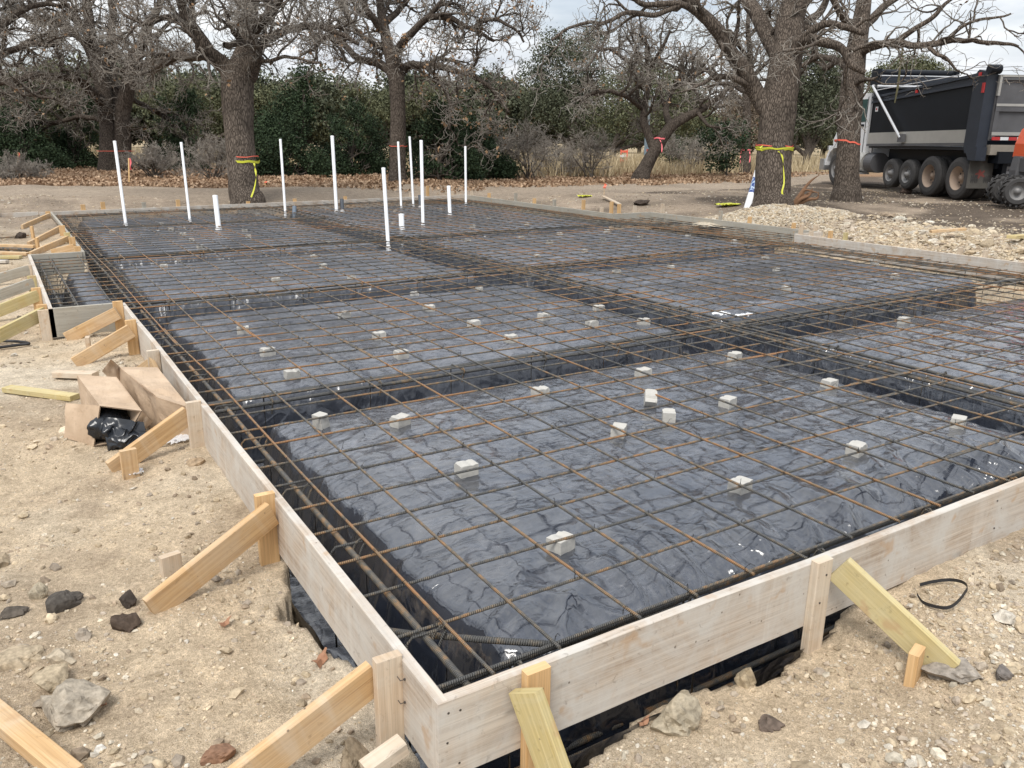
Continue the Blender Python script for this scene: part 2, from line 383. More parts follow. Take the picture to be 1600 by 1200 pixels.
hole = (.10 * np.exp(-((X - 1.45) / .42) ** 4) + .10 * np.exp(-((X - .42) / .30) ** 4)) * (Y < .2) + .10 * np.exp(-((Y - 1.15) / .45) ** 4) * (X < .1)
hole *= .2 + 1.5 * vn(X * 6.5, Y * 6.5, 81)
edge = edge + np.where(sd_ > -.3, hole, 0)
Z = np.where(sd_ < edge, -1.05, Z)
GZ = Z.copy()
# colour zones of the soil
tan = np.array([.515, .42, .305]); pale = np.array([.56, .49, .39]); brown = np.array([.37, .295, .215]); grey = np.array([.27, .222, .175]); dark = np.array([.085, .068, .055]); leaf = np.array([.24, .155, .095])
def lerp(a, b, t): return a + (b - a) * t[..., None]
Cg = lerp(np.broadcast_to(tan, X.shape + (3,)), pale, sstep(-.08, .22, fbm(X, Y, 1.3, 4, 91)))
Cg = lerp(Cg, brown, .75 * sstep(.02, .2, fbm(X, Y, .55, 4, 92)) )
Cg = lerp(Cg, np.array([.46, .39, .295]), np.clip(rough_left * .8 + sstep(.3, 1.4, -Y) * sstep(.6, 2.4, X + .6 * fbm(X, Y, 1, 2, 5)) * .6, 0, 1))
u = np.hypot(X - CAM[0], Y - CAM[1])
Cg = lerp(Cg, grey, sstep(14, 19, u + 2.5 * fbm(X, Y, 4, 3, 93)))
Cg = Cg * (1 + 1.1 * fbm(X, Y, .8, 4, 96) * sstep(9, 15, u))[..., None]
dk = sstep(.0, .12, fbm(X, Y, 2.6, 4, 94) + .17 - .35 * sstep(2.5, 6, np.abs((X - 21) * .5 - (Y - 10) * .2)) ) * sstep(13.2, 14.6, X) * sstep(1, 3, sd_)
Cg = lerp(Cg, dark, .85 * dk)
depth = (X - CAM[0]) * .5275 + (Y - CAM[1]) * .8495; lat = (X - CAM[0]) * .8495 - (Y - CAM[1]) * .5275
pxl = lat / np.maximum(depth, 1) * 1285 + 800
lit_start = np.interp(pxl, [-200, 300, 700, 1000, 1160, 1260, 1500], [24.5, 24.5, 26, 28.5, 30, 37, 40])
lit = sstep(-.6, .6, depth - lit_start + 2.0 * fbm(X, Y, 1.5, 3, 95))
Cg = lerp(Cg, leaf, lit * (1 - .0 * X))
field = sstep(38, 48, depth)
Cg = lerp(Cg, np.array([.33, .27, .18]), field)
g = Geo(); n_ = X.shape[1]
i = (np.arange(X.shape[0] - 1)[:, None] * n_ + np.arange(n_ - 1)[None]).ravel()
F = np.stack([i, i + 1, i + n_ + 1, i + n_], 1)
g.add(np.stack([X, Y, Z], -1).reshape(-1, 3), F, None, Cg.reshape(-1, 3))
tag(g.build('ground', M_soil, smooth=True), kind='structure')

# ------------------------------------------------------------------ plastic covered pads
PADS = [(.38, 4.45, .27, 3.22, -.115), (.40, 4.6, 3.86, 6.92, -.125), (.45, 4.55, 7.72, 10.75, -.125), (.5, 4.65, 11.35, 15.2, -.125), (.6, 4.7, 15.7, 18.1, -.125),
        (5.25, 10.6, .4, 3.25, -.12), (5.4, 10.2, 4.2, 7.4, -.12), (5.5, 10.4, 8.05, 11.5, -.12), (5.3, 10.2, 12.1, 18.6, -.12), (-.20, .12, 7.45, 10.8, -.16)]
px_ = axis(-.85, 12.3, [(-1, .022), (5.2, .04)]); py_ = axis(-.42, 19.9, [(-1, .022), (5, .035), (9, .06)])
X, Y = np.meshgrid(px_, py_, indexing='xy')
wx = X + .05 * fbm(X, Y, .5, 3, 101) * 2; wy = Y + .06 * fbm(X, Y, .5, 3, 102) * 2
wx += .02 * fbm(X, Y, .12, 2, 103) * 2; wy += .02 * fbm(X, Y, .12, 2, 104) * 2
Z = np.full(X.shape, -.72) + .08 * fbm(X, Y, .8, 3, 105)
for (x0, x1, y0, y1, zt) in PADS:
    cx_, cy_ = (x0 + x1) / 2, (y0 + y1) / 2; r = .12 if x1 - x0 > 1 else .06
    qx = np.abs(wx - cx_) - (x1 - x0) / 2 + r; qy = np.abs(wy - cy_) - (y1 - y0) / 2 + r
    d = np.hypot(np.maximum(qx, 0), np.maximum(qy, 0)) + np.minimum(np.maximum(qx, qy), 0) - r
    top = zt - .085 * np.exp(np.minimum(d, 0) / .20) + .010 * fbm(X, Y, 1.2, 3, 106)
    s = sstep(.15, -.03, d + .02 * fbm(X, Y, .09, 2, 107))
    Z = np.maximum(Z, -.72 + (top + .72) * s)
# the sheet climbs the outer wall of the perimeter trench
sdp = poly_sd(X, Y)
Z = np.maximum(Z, -.72 + .36 * sstep(-.02, .10, sdp + .06 + .03 * fbm(X, Y, .3, 3, 108)))
rid = 1 - np.abs(fbm(X + .4 * fbm(X, Y, .6, 2, 110), Y, .34, 3, 109)) * 5
rid2 = 1 - np.abs(fbm(X * .7 + .3 * Y + .2 * fbm(X, Y, .3, 2, 111), Y * 1.3, .16, 2, 112)) * 5
Z += .008 * np.clip(rid, 0, 1) ** 3 + .003 * np.clip(rid2, 0, 1) ** 2 + .0 * fbm(X, Y, .12, 2, 113) + .016 * fbm(X, Y, .55, 2, 117)
# long stretched creases
rc = np.random.default_rng(77)
for (x0, x1, y0, y1, zt) in PADS[:9]:
    for q in range(int(5 + 1.5 * (x1 - x0) * (y1 - y0) / 3)):
        cx_, cy_ = rc.uniform(x0, x1), rc.uniform(y0, y1); th = rc.normal(.35, .55) + (1.57 if q % 3 == 0 else 0); L_ = rc.uniform(.25, 1.0); wd_ = rc.uniform(.016, .034); am = rc.uniform(.004, .013)
        ii = slice(max(0, np.searchsorted(py_, cy_ - 1.2)), np.searchsorted(py_, cy_ + 1.2)); jj = slice(max(0, np.searchsorted(px_, cx_ - 1.2)), np.searchsorted(px_, cx_ + 1.2))
        dx, dy = X[ii, jj] - cx_, Y[ii, jj] - cy_; s1 = dx * math.cos(th) + dy * math.sin(th); s2 = -dx * math.sin(th) + dy * math.cos(th) + .12 * s1 ** 2 * rc.normal() 
        dist_ = np.abs(s2) / wd_
        Z[ii, jj] += (Z[ii, jj] > -.2) * am * np.exp(-(s1 / L_) ** 4) * (np.maximum(0, 1 - dist_) - .25 * np.exp(-((dist_ - 1.8) / .8) ** 2))
# loose bunched folds along the front corner of the near pad
fold = np.exp(-((Y - .42) / .30) ** 2) * sstep(.3, .6, X) * sstep(4.6, 4.0, X)
an = X * 9 - Y * 5 + 3.5 * fbm(X, Y, .5, 2, 114)
Z += fold * (.030 + .030 * sstep(1.6, 2.6, X)) * (1 - np.abs(np.sin(an * 1.4 + 4 * fbm(X, Y, .7, 2, 115)))) ** 1.5
keep = sdp < (.03 + .03 * fbm(X, Y, .3, 2, 116))
n_ = X.shape[1]
i = (np.arange(X.shape[0] - 1)[:, None] * n_ + np.arange(n_ - 1)[None]).ravel()
F = np.stack([i, i + 1, i + n_ + 1, i + n_], 1); kf = keep.ravel(); F = F[kf[F].all(1)]
Cp = np.full(X.shape + (3,), .5)
used = np.unique(F); remap = -np.ones(X.size, int); remap[used] = np.arange(len(used))
V = np.stack([X, Y, Z], -1).reshape(-1, 3)[used]
g = Geo(); g.add(V, remap[F], None, None)
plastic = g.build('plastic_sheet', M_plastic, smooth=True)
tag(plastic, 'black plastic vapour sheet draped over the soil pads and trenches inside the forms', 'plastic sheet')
PX, PY, PZ = px_, py_, Z
def plast_z(x, y):
    i = min(len(PY) - 1, int(np.searchsorted(PY, y))); j = min(len(PX) - 1, int(np.searchsorted(PX, x))); return float(PZ[i, j])

# ------------------------------------------------------------------ form boards with stakes and braces
BH, BT = .286, .038
def board(name_mat, a, b, z=0., out=None, parent=None, seed=0):
    a = np.asarray(a, float); b = np.asarray(b, float); t = nrm(b - a); n = np.array([-t[1], t[0]]) if out is None else np.asarray(out, float)
    c0 = np.array([*(a - n * BT / 2), z - BH / 2]); c1 = np.array([*(b - n * BT / 2), z - BH / 2])
    g = Geo(); L = np.linalg.norm(b - a)
    lumber(g, c0, c1, BH, BT, (0, 0, 1), seg=max(2, int(L / .12)), jit=.004 if L > 1 else 0, bev=.003, seed=seed)
    return g.build('board', name_mat, parent)
def stake(x, y, out, top=.01, mat=None, parent=None, flat=False, bot=-.55, lean=0., name='stake'):
    """2x4 stake against the outer face; flat: wide face parallel to the board"""
    out = np.asarray(out, float); tn = np.array([-out[1], out[0]])
    w = (.089, .038) if flat else (.038, .089)     # (along board, out)
    c = np.array([x, y]) + out * (w[1] / 2 + .002)
    g = Geo(); p0 = np.array([*(c + out * lean * .5), bot]); p1 = np.array([*c, top])
    lumber(g, p0, p1, w[0], w[1], (tn[0], tn[1], 0), seg=4, bev=.003, jit=.0)
    return g.build(name, mat or M_stake, parent)
def brace(p0, p1, mat=None, parent=None, wd=(0, 0, 1), seed=1):
    g = Geo(); lumber(g, p0, p1, .122, .038, wd, seg=6, bev=.003)
    return g.build('brace', mat or M_brace, parent)
def kicker(x, y, top, ang=0., mat=None, parent=None, h=.5):
    g = Geo(); lumber(g, (x, y, top - h), (x, y, top), .089, .038, (math.cos(ang), math.sin(ang), 0), seg=2, bev=.003)
    return g.build('brace_stake', mat or M_stake, parent)
FG = 'forms round the slab'
def form(label, a, b, out, mat, seed):
    o = empty('form_board', (a[0], a[1], 0)); tag(o, label, 'form board', FG)
    board(mat, a, b, 0, out, o, seed); return o
Lf, Rt, Fr, Bk = (-1, 0), (1, 0), (0, -1), (0, 1)
fm = form('long weathered form board along the left side, from the near corner to the first jog', (0, 0.0), (.03, 7.0), Lf, M_form, 1)
def brace_px(form_o, y0, x0, pe, mat=None, zt=-.05, off=(0, -.05), seed=1, kick=None, kmat=None, ktop=-.12, zend=None):
    e = ground_at(*pe); ze = e[2] + .02 if zend is None else zend
    brace((x0, y0, zt), (e[0], e[1], ze), mat, form_o)
    if kick is not None:
        k = ground_at(*kick[:2]) if len(kick) == 2 else np.array(kick)
        kicker(k[0], k[1], ktop, 1.3, kmat, form_o)
# near-corner stake + brace running out of the lower left of the photo
stake(0.005, .27, Lf, .015, M_stakep, fm, bot=-.6)
brace_px(fm, .315, -.07, (300, 1290), M_brace, -.075, kick=(405, 1215), kmat=M_stakep, ktop=-.26)
g = Geo(); lumber(g, (-.19, .12, -.245), (-.055, .135, -.215), .05, .06, (0, 0, 1), bev=.004); g.build('spacer_block', M_stakep, fm)
stake(.012, 1.69, Lf, .025, M_stake, fm, bot=-.55)
brace_px(fm, 1.64, -.02, (236, 960), M_brace, -.055)
kk = ground_at(272, 905); kicker(kk[0], kk[1] + .05, kk[2] + .10, .2, M_stakep, fm)
stake(.02, 3.29, Lf, .02, M_stakep, fm, bot=-.5)
brace_px(fm, 3.32, -.06, (175, 740), M_brace, -.07)
kk = ground_at(205, 745); kicker(kk[0], kk[1], kk[2] + .17, .1, M_brace, fm)
stake(.02, 4.76, Lf, .02, M_stakep, fm, bot=-.5)
brace_px(fm, 4.72, -.03, (205, 600), M_brace, -.08)
stake(.025, 5.95, Lf, .03, M_stake, fm, bot=-.5)
brace_px(fm, 5.88, -.03, (118, 572), M_brace, -.05); kk = ground_at(140, 548); kicker(kk[0], kk[1] + .05, kk[2] + .12, 1.4, M_stakep, fm)
stake(.03, 6.82, Lf, .05, M_stake, fm, bot=-.5)
brace_px(fm, 6.75, -.03, (105, 532), M_brace, -.05); kk = ground_at(118, 520); kicker(kk[0], kk[1], kk[2] + .15, 1.4, M_brace, fm)

fj = form('short grey form board closing the near end of the left bay', (-.6, 7.0), (-.01, 7.0), Fr, M_formg, 2)
fl = form('form board along the outer edge of the left bay, four slanted braces behind it', (-.6, 7.0), (-.6, 11.25), Lf, M_form, 3)
for yy, m, tp in ((7.02, M_stakep, -.01), (7.15, M_stake, .02), (8.2, M_stake, .02), (9.1, M_treated, .02), (10.2, M_stakep, .0)): stake(-.6, yy, Lf, tp, m, fl, bot=-.5)
for yy, pe, m in ((7.15, (-60, 558), M_treated), (8.2, (-60, 512), M_treated), (9.1, (-50, 482), M_formg), (10.2, (-45, 450), M_formg)): brace_px(fl, yy, -.63, pe, m, -.06)
fk = form('short grey form board closing the far end of the left bay', (-.6, 11.25), (.06, 11.25), Fr, M_formg, 4)
f3 = form('form board along the far left side, beyond the bay', (.07, 11.27), (.1, 18.4), Lf, M_formg, 5)
for yy, tp, m in ((11.5, .05, M_stake), (12.3, .1, M_stake), (13.2, .08, M_treated), (14.2, .1, M_stake), (17.9, .05, M_stake)): stake(.08, yy, Lf, tp, m, f3, bot=-.5)
for yy, pe, m in ((12.0, (82, 398), M_brace), (13.2, (48, 402), M_brace), (14.9, (45, 386), M_brace), (17.7, (35, 358), M_brace)): brace_px(f3, yy, .04, pe, m, -.03)
for q in ((52, 372), (60, 392)): kk = ground_at(*q); kicker(kk[0], kk[1], kk[2] + .2, 1.3, M_stake, f3)
fF = form('long pale form board across the far end of the slab', (-.1, 18.42), (10.8, 19.7), nrm(np.array([-1.3, 10.9])), M_form, 6)
def onF(x): return 18.42 + (x + .1) * 1.28 / 10.9
for x_, tp, m in ((.75, .12, M_stake), (1.15, .16, M_stake), (2.0, .12, M_formg), (2.75, .15, M_stake), (4.4, .05, M_stake), (5.6, .07, M_stake), (7.0, .08, M_stake), (8.2, .1, M_stakep), (9.0, .12, M_stakep), (9.55, .28, M_stake), (10.4, .1, M_stakep)):
    stake(x_, onF(x_), nrm(np.array([-1.3, 10.9])), tp, m, fF, flat=True, lean=.03)
fF2 = form('pale form board running on past the far left corner to the edge of view', (-4.2, 18.05), (-.12, 18.55), (0, 1), M_form, 7)
for x_, tp in ((-.88, .12), (-2.6, .12)): stake(x_, 18.05 + (x_ + 4.2) * .5 / 4.1 - .05, Fr, tp, M_stake, fF2, flat=True)
ff = form('near front form board with a knot and grey stains, nearest to the camera', (0.0, 0), (11.2, 0), Fr, M_form, 8)
stake(.335, 0, Fr, .012, M_stake, ff, flat=True, bot=-.7)
brace((.27, -.06, -.02), (*ground_at(905, 1290)[:2], -.44), M_treated, ff, wd=(0, 0, 1))
stake(1.69, 0, Fr, .012, M_stakep, ff, flat=True, bot=-.5)
e_ = ground_at(1480, 1055)
brace((1.76, -.05, -.03), (e_[0], e_[1], e_[2] + .02), M_treated, ff)
kk = ground_at(1425, 1062); kicker(kk[0] - .0, kk[1] + .0, kk[2] + .13, .3, M_stake, ff)
for x_ in (4.1, 6.4, 8.8): stake(x_, 0, Fr, .012, M_stake, ff, flat=True, bot=-.5)
fr = form('grey form board along the far right side behind the pipes', (10.8, 19.7), (10.82, 12.8), Rt, M_formg, 9)
for yy, tp, m in ((19.4, .12, M_stakep), (18.4, .12, M_stake), (17.0, .2, M_formg), (16.1, .12, M_stake), (15.2, .15, M_formg), (14.0, .22, M_stake), (13.3, .1, M_stakep), (12.95, .25, M_stake)): stake(10.82, yy, Rt, tp, m, fr, bot=-.4)
frj = form('short form board stepping outwards on the right side', (10.82, 12.8), (11.9, 12.8), Bk, M_formg, 10)
stake(11.0, 12.82, Bk, .2, M_stake, frj, flat=True); stake(11.45, 12.82, Bk, .15, M_stakep, frj, flat=True)
fr2 = form('stained form board beside the pale gravel heap on the right', (11.9, 12.8), (11.95, 8.1), Rt, M_formg, 11)
for yy, tp, m in ((12.5, .2, M_stakep), (10.7, .18, M_formg), (9.9, .12, M_stake), (8.8, .1, M_stake), (8.3, .1, M_stakep)): stake(11.93, yy, Rt, tp, m, fr2, bot=-.4)
fj2 = form('short pale form board stepping back inwards by the gravel heap', (11.95, 8.1), (11.22, 8.1), Fr, M_form, 12)
stake(11.3, 8.09, Fr, .17, M_stakep, fj2, flat=True, bot=-.5)
fr3 = form('form board spattered with concrete along the near right side by the rubble', (11.2, 8.08), (11.2, 0.04), Rt, M_form, 13)
for yy, tp, m in ((7.8, .08, M_stakep), (7.4, .12, M_stake), (7.1, .12, M_treated), (5.1, .1, M_stakep), (4.72, .1, M_stakep), (3.0, .1, M_stake), (1.5, .1, M_stake)): stake(11.2, yy, Rt, tp, m, fr3, bot=-.5)

# ------------------------------------------------------------------ rebar mat
mat_o = empty('rebar_mat', (0, 0, -.05)); tag(mat_o, 'tied grid of rusty reinforcing bars spread over the whole slab inside the forms', 'rebar mat')
ZM = -.048
def sag(x, y): return .010 * fbm(x, y, 1.6, 2, 201) * 2 - .065 * sstep(9.9, 10.9, x)
def bar(p0, p1, r, mat, name, parent, z, seed, wob=.018, k=7, step=.16, lap=None):
    p0 = np.array(p0, float); p1 = np.array(p1, float); L = np.linalg.norm(p1 - p0); t = (p1 - p0) / L; n = np.array([-t[1], t[0]])
    g = Geo(); cuts = [(0, L)] if lap is None else [(0, lap), (lap - .7, L)]
    for ci, (a, b) in enumerate(cuts):
        s = np.linspace(a, b, max(3, int((b - a) / step)))
        w = wob * 2 * fbm(s, s * 0 + seed * 5.7, 2.3, 2, 300 + seed) + ci * r * 2.1
        xy = p0 + s[:, None] * t + w[:, None] * n
        P = np.column_stack([xy, z + sag(xy[:, 0], xy[:, 1])])
        add_tube(g, P, r, k)
    return g.build(name, mat, parent, smooth=True)
xa = [.22 + .305 * k for k in range(39)]; yb = [.15 + .2955 * k for k in range(63)]
def yrange(x):
    if x > 11.15: return 8.15, 12.7
    if x > 10.75: return .07, 12.7
    if x < .05: return 7.05, 11.2
    return .07, 18.42 + x * .118 - .15
def xrange_(y):
    lo = -.55 if 7.05 < y < 11.2 else .06
    hi = 11.86 if 8.15 < y < 12.75 else (11.13 if y < 8.15 else 10.74)
    return lo, hi
sd = 0
for x in [-.33, -.02] + xa:
    if x > 11.87: continue
    a, b = yrange(x); sd += 1; jx = random.uniform(-.02, .02)
    bar((x + jx, a + random.uniform(0, .03)), (x + random.uniform(-.02, .02), b), .0066, M_rebar, 'rebar', mat_o, ZM + .007, sd, lap=(random.uniform(4.2, 6.1) if b - a > 8 and sd % 2 else (random.uniform(9, 12) if b - a > 14 else None)))
for y in yb:
    if y > 19.5: continue
    a, b = xrange_(y); sd += 1
    if y > 18.3: a = max(a, (y - 18.3) / .118)
    if b - a < 1: continue
    bar((a, y + random.uniform(-.015, .015)), (b + random.uniform(-.03, .02), y + random.uniform(-.015, .015)), .0066, M_rebar, 'rebar', mat_o, ZM - .006, sd, lap=random.uniform(3.5, 7.5) if sd % 3 else None)
# tie wires at the crossings
g = Geo()
for y in yb:
    for x in xa:
        a, b = yrange(x); c, d = xrange_(y)
        if not (a < y < b and c < x < d) or random.random() < .22: continue
        z = ZM + float(sag(x, y)); jx, jy = x + random.uniform(-.008, .008), y + random.uniform(-.008, .008)
        far = y > 9; k = 3
        s = .011
        add_tube(g, [(jx - s, jy - s, z + .004), (jx, jy, z + .0155), (jx + s, jy + s, z + .004)], .0021 if not far else .0024, k, caps=False)
        if not far:
            a_ = random.uniform(0, 6.28); l_ = random.uniform(.012, .04)
            add_tube(g, [(jx, jy, z + .013), (jx + math.cos(a_) * l_ * .5, jy + math.sin(a_) * l_ * .5, z + .02 + l_ * .35), (jx + math.cos(a_) * l_, jy + math.sin(a_) * l_, z + .012 + l_ * random.uniform(-.2, .8))], .0015, k, caps=False)
tw = g.build('tie_wire', M_wire, mat_o); tw['kind'] = 'stuff'

# beam cages hanging in the trenches
def cage(label, p0, p1, w=.22, h=.46, zt=-.085, rb=.0130, extra=0, step=.75, nb=2):
    p0 = np.array(p0, float); p1 = np.array(p1, float); L = np.linalg.norm(p1 - p0); t = (p1 - p0) / L; n = np.array([-t[1], t[0]])
    o = empty('beam_cage', (p0[0], p0[1], zt)); tag(o, label, 'rebar cage', 'rebar cages of the grade beams')
    for zi, z in enumerate((zt, zt - h)):
        for s_ in (np.linspace(-.5, .5, nb) if nb > 1 else [0.]):
            q = n * w * s_; bar(p0 + q, p1 + q, rb, M_rebarbig, 'long_bar', o, z, random.randint(0, 900), wob=.012, k=9, step=.25)
    for e_ in range(extra):
        q = n * (w * .5 - .032 - .03 * e_); bar(p0 + q, p1 + q, rb * .9, M_rebarbig, 'long_bar', o, zt + .004, random.randint(0, 900), wob=.014, k=9, step=.25)
    for s in np.arange(.35, L - .1, step):
        c = p0 + t * (s + random.uniform(-.05, .05)); hw = w / 2 + .016; r = .0052; pts = []
        zz = zt + rb + r + float(sag(c[0], c[1]))
        loop = [(-hw + .04, -.10), (-hw + .014, -.035), (-hw, -.012), (-hw + .012, 0), (hw - .02, 0), (hw, -.02), (hw, -h - .02), (-hw, -h - .02), (-hw, -.05), (-hw, -.0)]
        loop += [(-hw + .02, .012), (-hw + .045, -.01), (-hw + .06, -.05)]
        P = [(c[0] + n[0] * q_, c[1] + n[1] * q_, zz + v_) for q_, v_ in loop]
        g = Geo(); add_tube(g, P, r, 6); g.build('stirrup', M_wire if False else M_rebarbig, o, smooth=True)
    return o
cage('thick bar cage in the trench behind the long left form board', (.175, .06), (.20, 6.95), .12, nb=1)
cage('thick bar cage in the trench along the near front form board', (.05, .135), (11.1, .135), .05, extra=0)
cage('cage of thick bars crossing the slab between the near pads and the second pads', (.1, 3.42), (11.1, 3.62), .18, extra=1)
cage('cage of thick bars crossing the slab between the second and third pads', (.1, 7.2), (11.1, 7.75), .18, extra=1)
cage('cage of bars crossing the slab between the third and fourth pads', (.12, 11.0), (11.8, 11.75), .18, step=1.2)
cage('cage of bars crossing the far part of the slab near the short white pipe', (.15, 15.4), (5.1, 15.5), .18, step=1.2)
cage('cage of bars running away down the middle of the slab', (4.88, .1), (4.98, 18.8), .26, extra=1, step=1.0)
cage('cage of grey bars inside the left bay next to its outer board', (-.40, 7.08), (-.40, 11.2), .15, step=.7)
cage('cage of bars in the trench between the left bay and the pads', (.25, 7.1), (.25, 18.3), .15, step=.9)
cage('cage of bars along the inside of the right form boards', (10.85, .1), (10.45, 18.9), .3, extra=2, step=1.4)
cage('cage of bars along the inside of the far form board', (.2, 18.15), (10.4, 19.35), .2, step=1.6)
g = Geo(); 
P = [at(600, 985, -.14), at(640, 990, -.12), at(760, 1000, -.11), at(880, 1008, -.105)]; P = np.array(P)
q = P[-1] - P[-2]; add_tube(g, np.vstack([P, P[-1] + np.array([.10, .0, .0]), P[-1] + np.array([.5, -.02, 0.0])]), .0125, 9)
tag(g.build('corner_bar', M_rebarbig, None, smooth=True), 'thick bent bar lying diagonally across the near corner under the grid', 'rebar')

# ------------------------------------------------------------------ stones, clods and gravel
PHI = (1 + 5 ** .5) / 2
ICO_V = nrm(np.array([(-1, PHI, 0), (1, PHI, 0), (-1, -PHI, 0), (1, -PHI, 0), (0, -1, PHI), (0, 1, PHI), (0, -1, -PHI), (0, 1, -PHI), (PHI, 0, -1), (PHI, 0, 1), (-PHI, 0, -1), (-PHI, 0, 1)]))
ICO_F = np.array([(0, 11, 5), (0, 5, 1), (0, 1, 7), (0, 7, 10), (0, 10, 11), (1, 5, 9), (5, 11, 4), (11, 10, 2), (10, 7, 6), (7, 1, 8), (3, 9, 4), (3, 4, 2), (3, 2, 6), (3, 6, 8), (3, 8, 9), (4, 9, 5), (2, 4, 11), (6, 2, 10), (8, 6, 7), (9, 8, 1)])
def subdiv(V, F):
    mid = {}; V = [tuple(v) for v in V]; out = []
    def m(a, b):
        k = (min(a, b), max(a, b))
        if k not in mid:
            q = (np.array(V[a]) + np.array(V[b])) / 2; V.append(tuple(q / np.linalg.norm(q))); mid[k] = len(V) - 1
        return mid[k]
    for a, b, c in F:
        ab, bc, ca = m(a, b), m(b, c), m(c, a); out += [(a, ab, ca), (b, bc, ab), (c, ca, bc), (ab, bc, ca)]
    return np.array(V), np.array(out)
ICO1 = subdiv(ICO_V, ICO_F); ICO2 = subdiv(*ICO1); ICO3 = subdiv(*ICO2)
def scatter_stones(g, pos, size, cols, flat=.7, sub=0, emb=.25):
    V0, F0 = (ICO_V, ICO_F) if sub == 0 else ICO1
    n = len(pos); k = len(V0)
    ang = rng.uniform(0, 2 * math.pi, n); ca, sa = np.cos(ang), np.sin(ang)
    ax = rng.uniform(.7, 1.35, (n, 3)); ax[:, 2] *= flat
    V = V0[None] * (1 + rng.uniform(-.28, .28, (n, k, 1))) * ax[:, None, :] * size[:, None, None]
    tx = rng.normal(0, .25, (n, 1)); V[:, :, 2] += V[:, :, 0] * tx
    Vr = np.stack([V[..., 0] * ca[:, None] - V[..., 1] * sa[:, None], V[..., 0] * sa[:, None] + V[..., 1] * ca[:, None], V[..., 2]], -1) + pos[:, None, :]
    Vr[..., 2] += (size * flat * emb)[:, None]
    F = (F0[None] + (np.arange(n) * k)[:, None, None]).reshape(-1, 3)
    g.add(Vr.reshape(-1, 3), F, None, np.repeat(cols, k, 0))
    return g
def bilin(gxs, gys, ZZ, x, y):
    j = np.clip(np.searchsorted(gxs, x) - 1, 0, len(gxs) - 2); i = np.clip(np.searchsorted(gys, y) - 1, 0, len(gys) - 2)
    fx = (x - gxs[j]) / (gxs[j + 1] - gxs[j]); fy = (y - gys[i]) / (gys[i + 1] - gys[i])
    return (ZZ[i, j] * (1 - fx) + ZZ[i, j + 1] * fx) * (1 - fy) + (ZZ[i + 1, j] * (1 - fx) + ZZ[i + 1, j + 1] * fx) * fy
def stone_mat(name='stone'):
    m, t, p = material(name, .95)
    tc = nd(t, 'ShaderNodeTexCoord').outputs['Object']; n = noise(t, tc, 45, 5, .65); n2 = noise(t, tc, 12, 4, .6)
    c = mixc(t, 1.0, attr(t), ramp(t, n, [(.3, .68), (.65, 1.22)]), 'MULTIPLY'); c = mixc(t, 1.0, c, ramp(t, n2, [(.3, .75), (.65, 1.15)]), 'MULTIPLY')
    t.links.new(c, p.inputs['Base Color']); setn(t, p, n, .7, .008); p.inputs['Specular IOR Level'].default_value = .15
    return m
M_stone = stone_mat()
pal = np.array([(.48, .39, .27), (.51, .43, .32), (.54, .48, .38), (.40, .32, .22), (.32, .25, .18), (.56, .51, .43), (.43, .36, .28), (.37, .31, .245)])
def pick(n, w): w = np.array(w, float); return pal[rng.choice(len(pal), n, p=w / w.sum())] * rng.uniform(.8, 1.15, (n, 1))
def sample_region(n, x0, x1, y0, y1, dens):
    x = rng.uniform(x0, x1, n * 3); y = rng.uniform(y0, y1, n * 3)
    k = rng.random(n * 3) < dens(x, y); x, y = x[k][:n], y[k][:n]
    k = poly_sd(x, y) > .055; return x[k], y[k]
g = Geo()
def left_d(x, y):
    r = sstep(.8, 2.6, -x - .35 * y + .6) * sstep(4.5, 1.5, y)
    return np.clip(.22 + .75 * r + 1.1 * fbm(x, y, .6, 3, 131), .04, 1) * sstep(9, 2.5, np.hypot(x + .9, y + 1.85))
for n, lo, hi, reg in ((26000, .0022, .0062, (-3.4, 0, -1.4, 4.2)), (9000, .005, .012, (-4.2, 0, -1.0, 8)), (1500, .011, .024, (-4.5, 0, -.8, 9)), (260, .022, .045, (-4.2, -.7, .3, 6)), (60, .03, .06, (-3.6, -.75, .2, 2.4))):
    x, y = sample_region(n, *reg, left_d); sz = lo + (hi - lo) * rng.random(len(x)) ** 2.2
    w = [6, 4, 2.2, 4, 2.5, .9, 3, 2] if hi < .03 else [8, 3, .3, 5, 3, 0, 2, 1]
    scatter_stones(g, np.column_stack([x, y, bilin(gx, gy, GZ, x, y)]), sz, pick(len(x), w), .62, 0 if hi < .03 else 1)
def front_d(x, y): return np.clip(.25 + .6 * sstep(.25, 1.1, -y + .25 * (x - 2) * 0) + 1.0 * fbm(x, y, .5, 3, 132), .05, 1)
for n, lo, hi, reg in ((26000, .0022, .0065, (-.2, 4.6, -1.3, 0)), (9000, .005, .012, (-.2, 5.5, -1.3, 0)), (1300, .011, .022, (0, 5, -1.3, -.1)), (60, .022, .04, (.9, 4, -1.2, -.4))):
    x, y = sample_region(n, *reg, front_d); sz = lo + (hi - lo) * rng.random(len(x)) ** 2.2
    scatter_stones(g, np.column_stack([x, y, bilin(gx, gy, GZ, x, y)]), sz, pick(len(x), [5, 5, 4, 2.5, 1.5, 2.2, 3, 2]), .62, 0 if hi < .03 else 1)
def edge_d(x, y):
    d = poly_sd(x, y); return np.exp(-((d - .16) / .13) ** 2) * np.clip(.35 + 1.6 * fbm(x, y, .5, 2, 136), 0, 1)
x, y = sample_region(9000, -.6, 4.5, -.6, 6.8, edge_d); sz = .004 + .016 * rng.random(len(x)) ** 2.5
scatter_stones(g, np.column_stack([x, y, bilin(gx, gy, GZ, x, y)]), sz, pick(len(x), [5, 3, .5, 5, 4, .3, 3, 3]) * .85, .75)
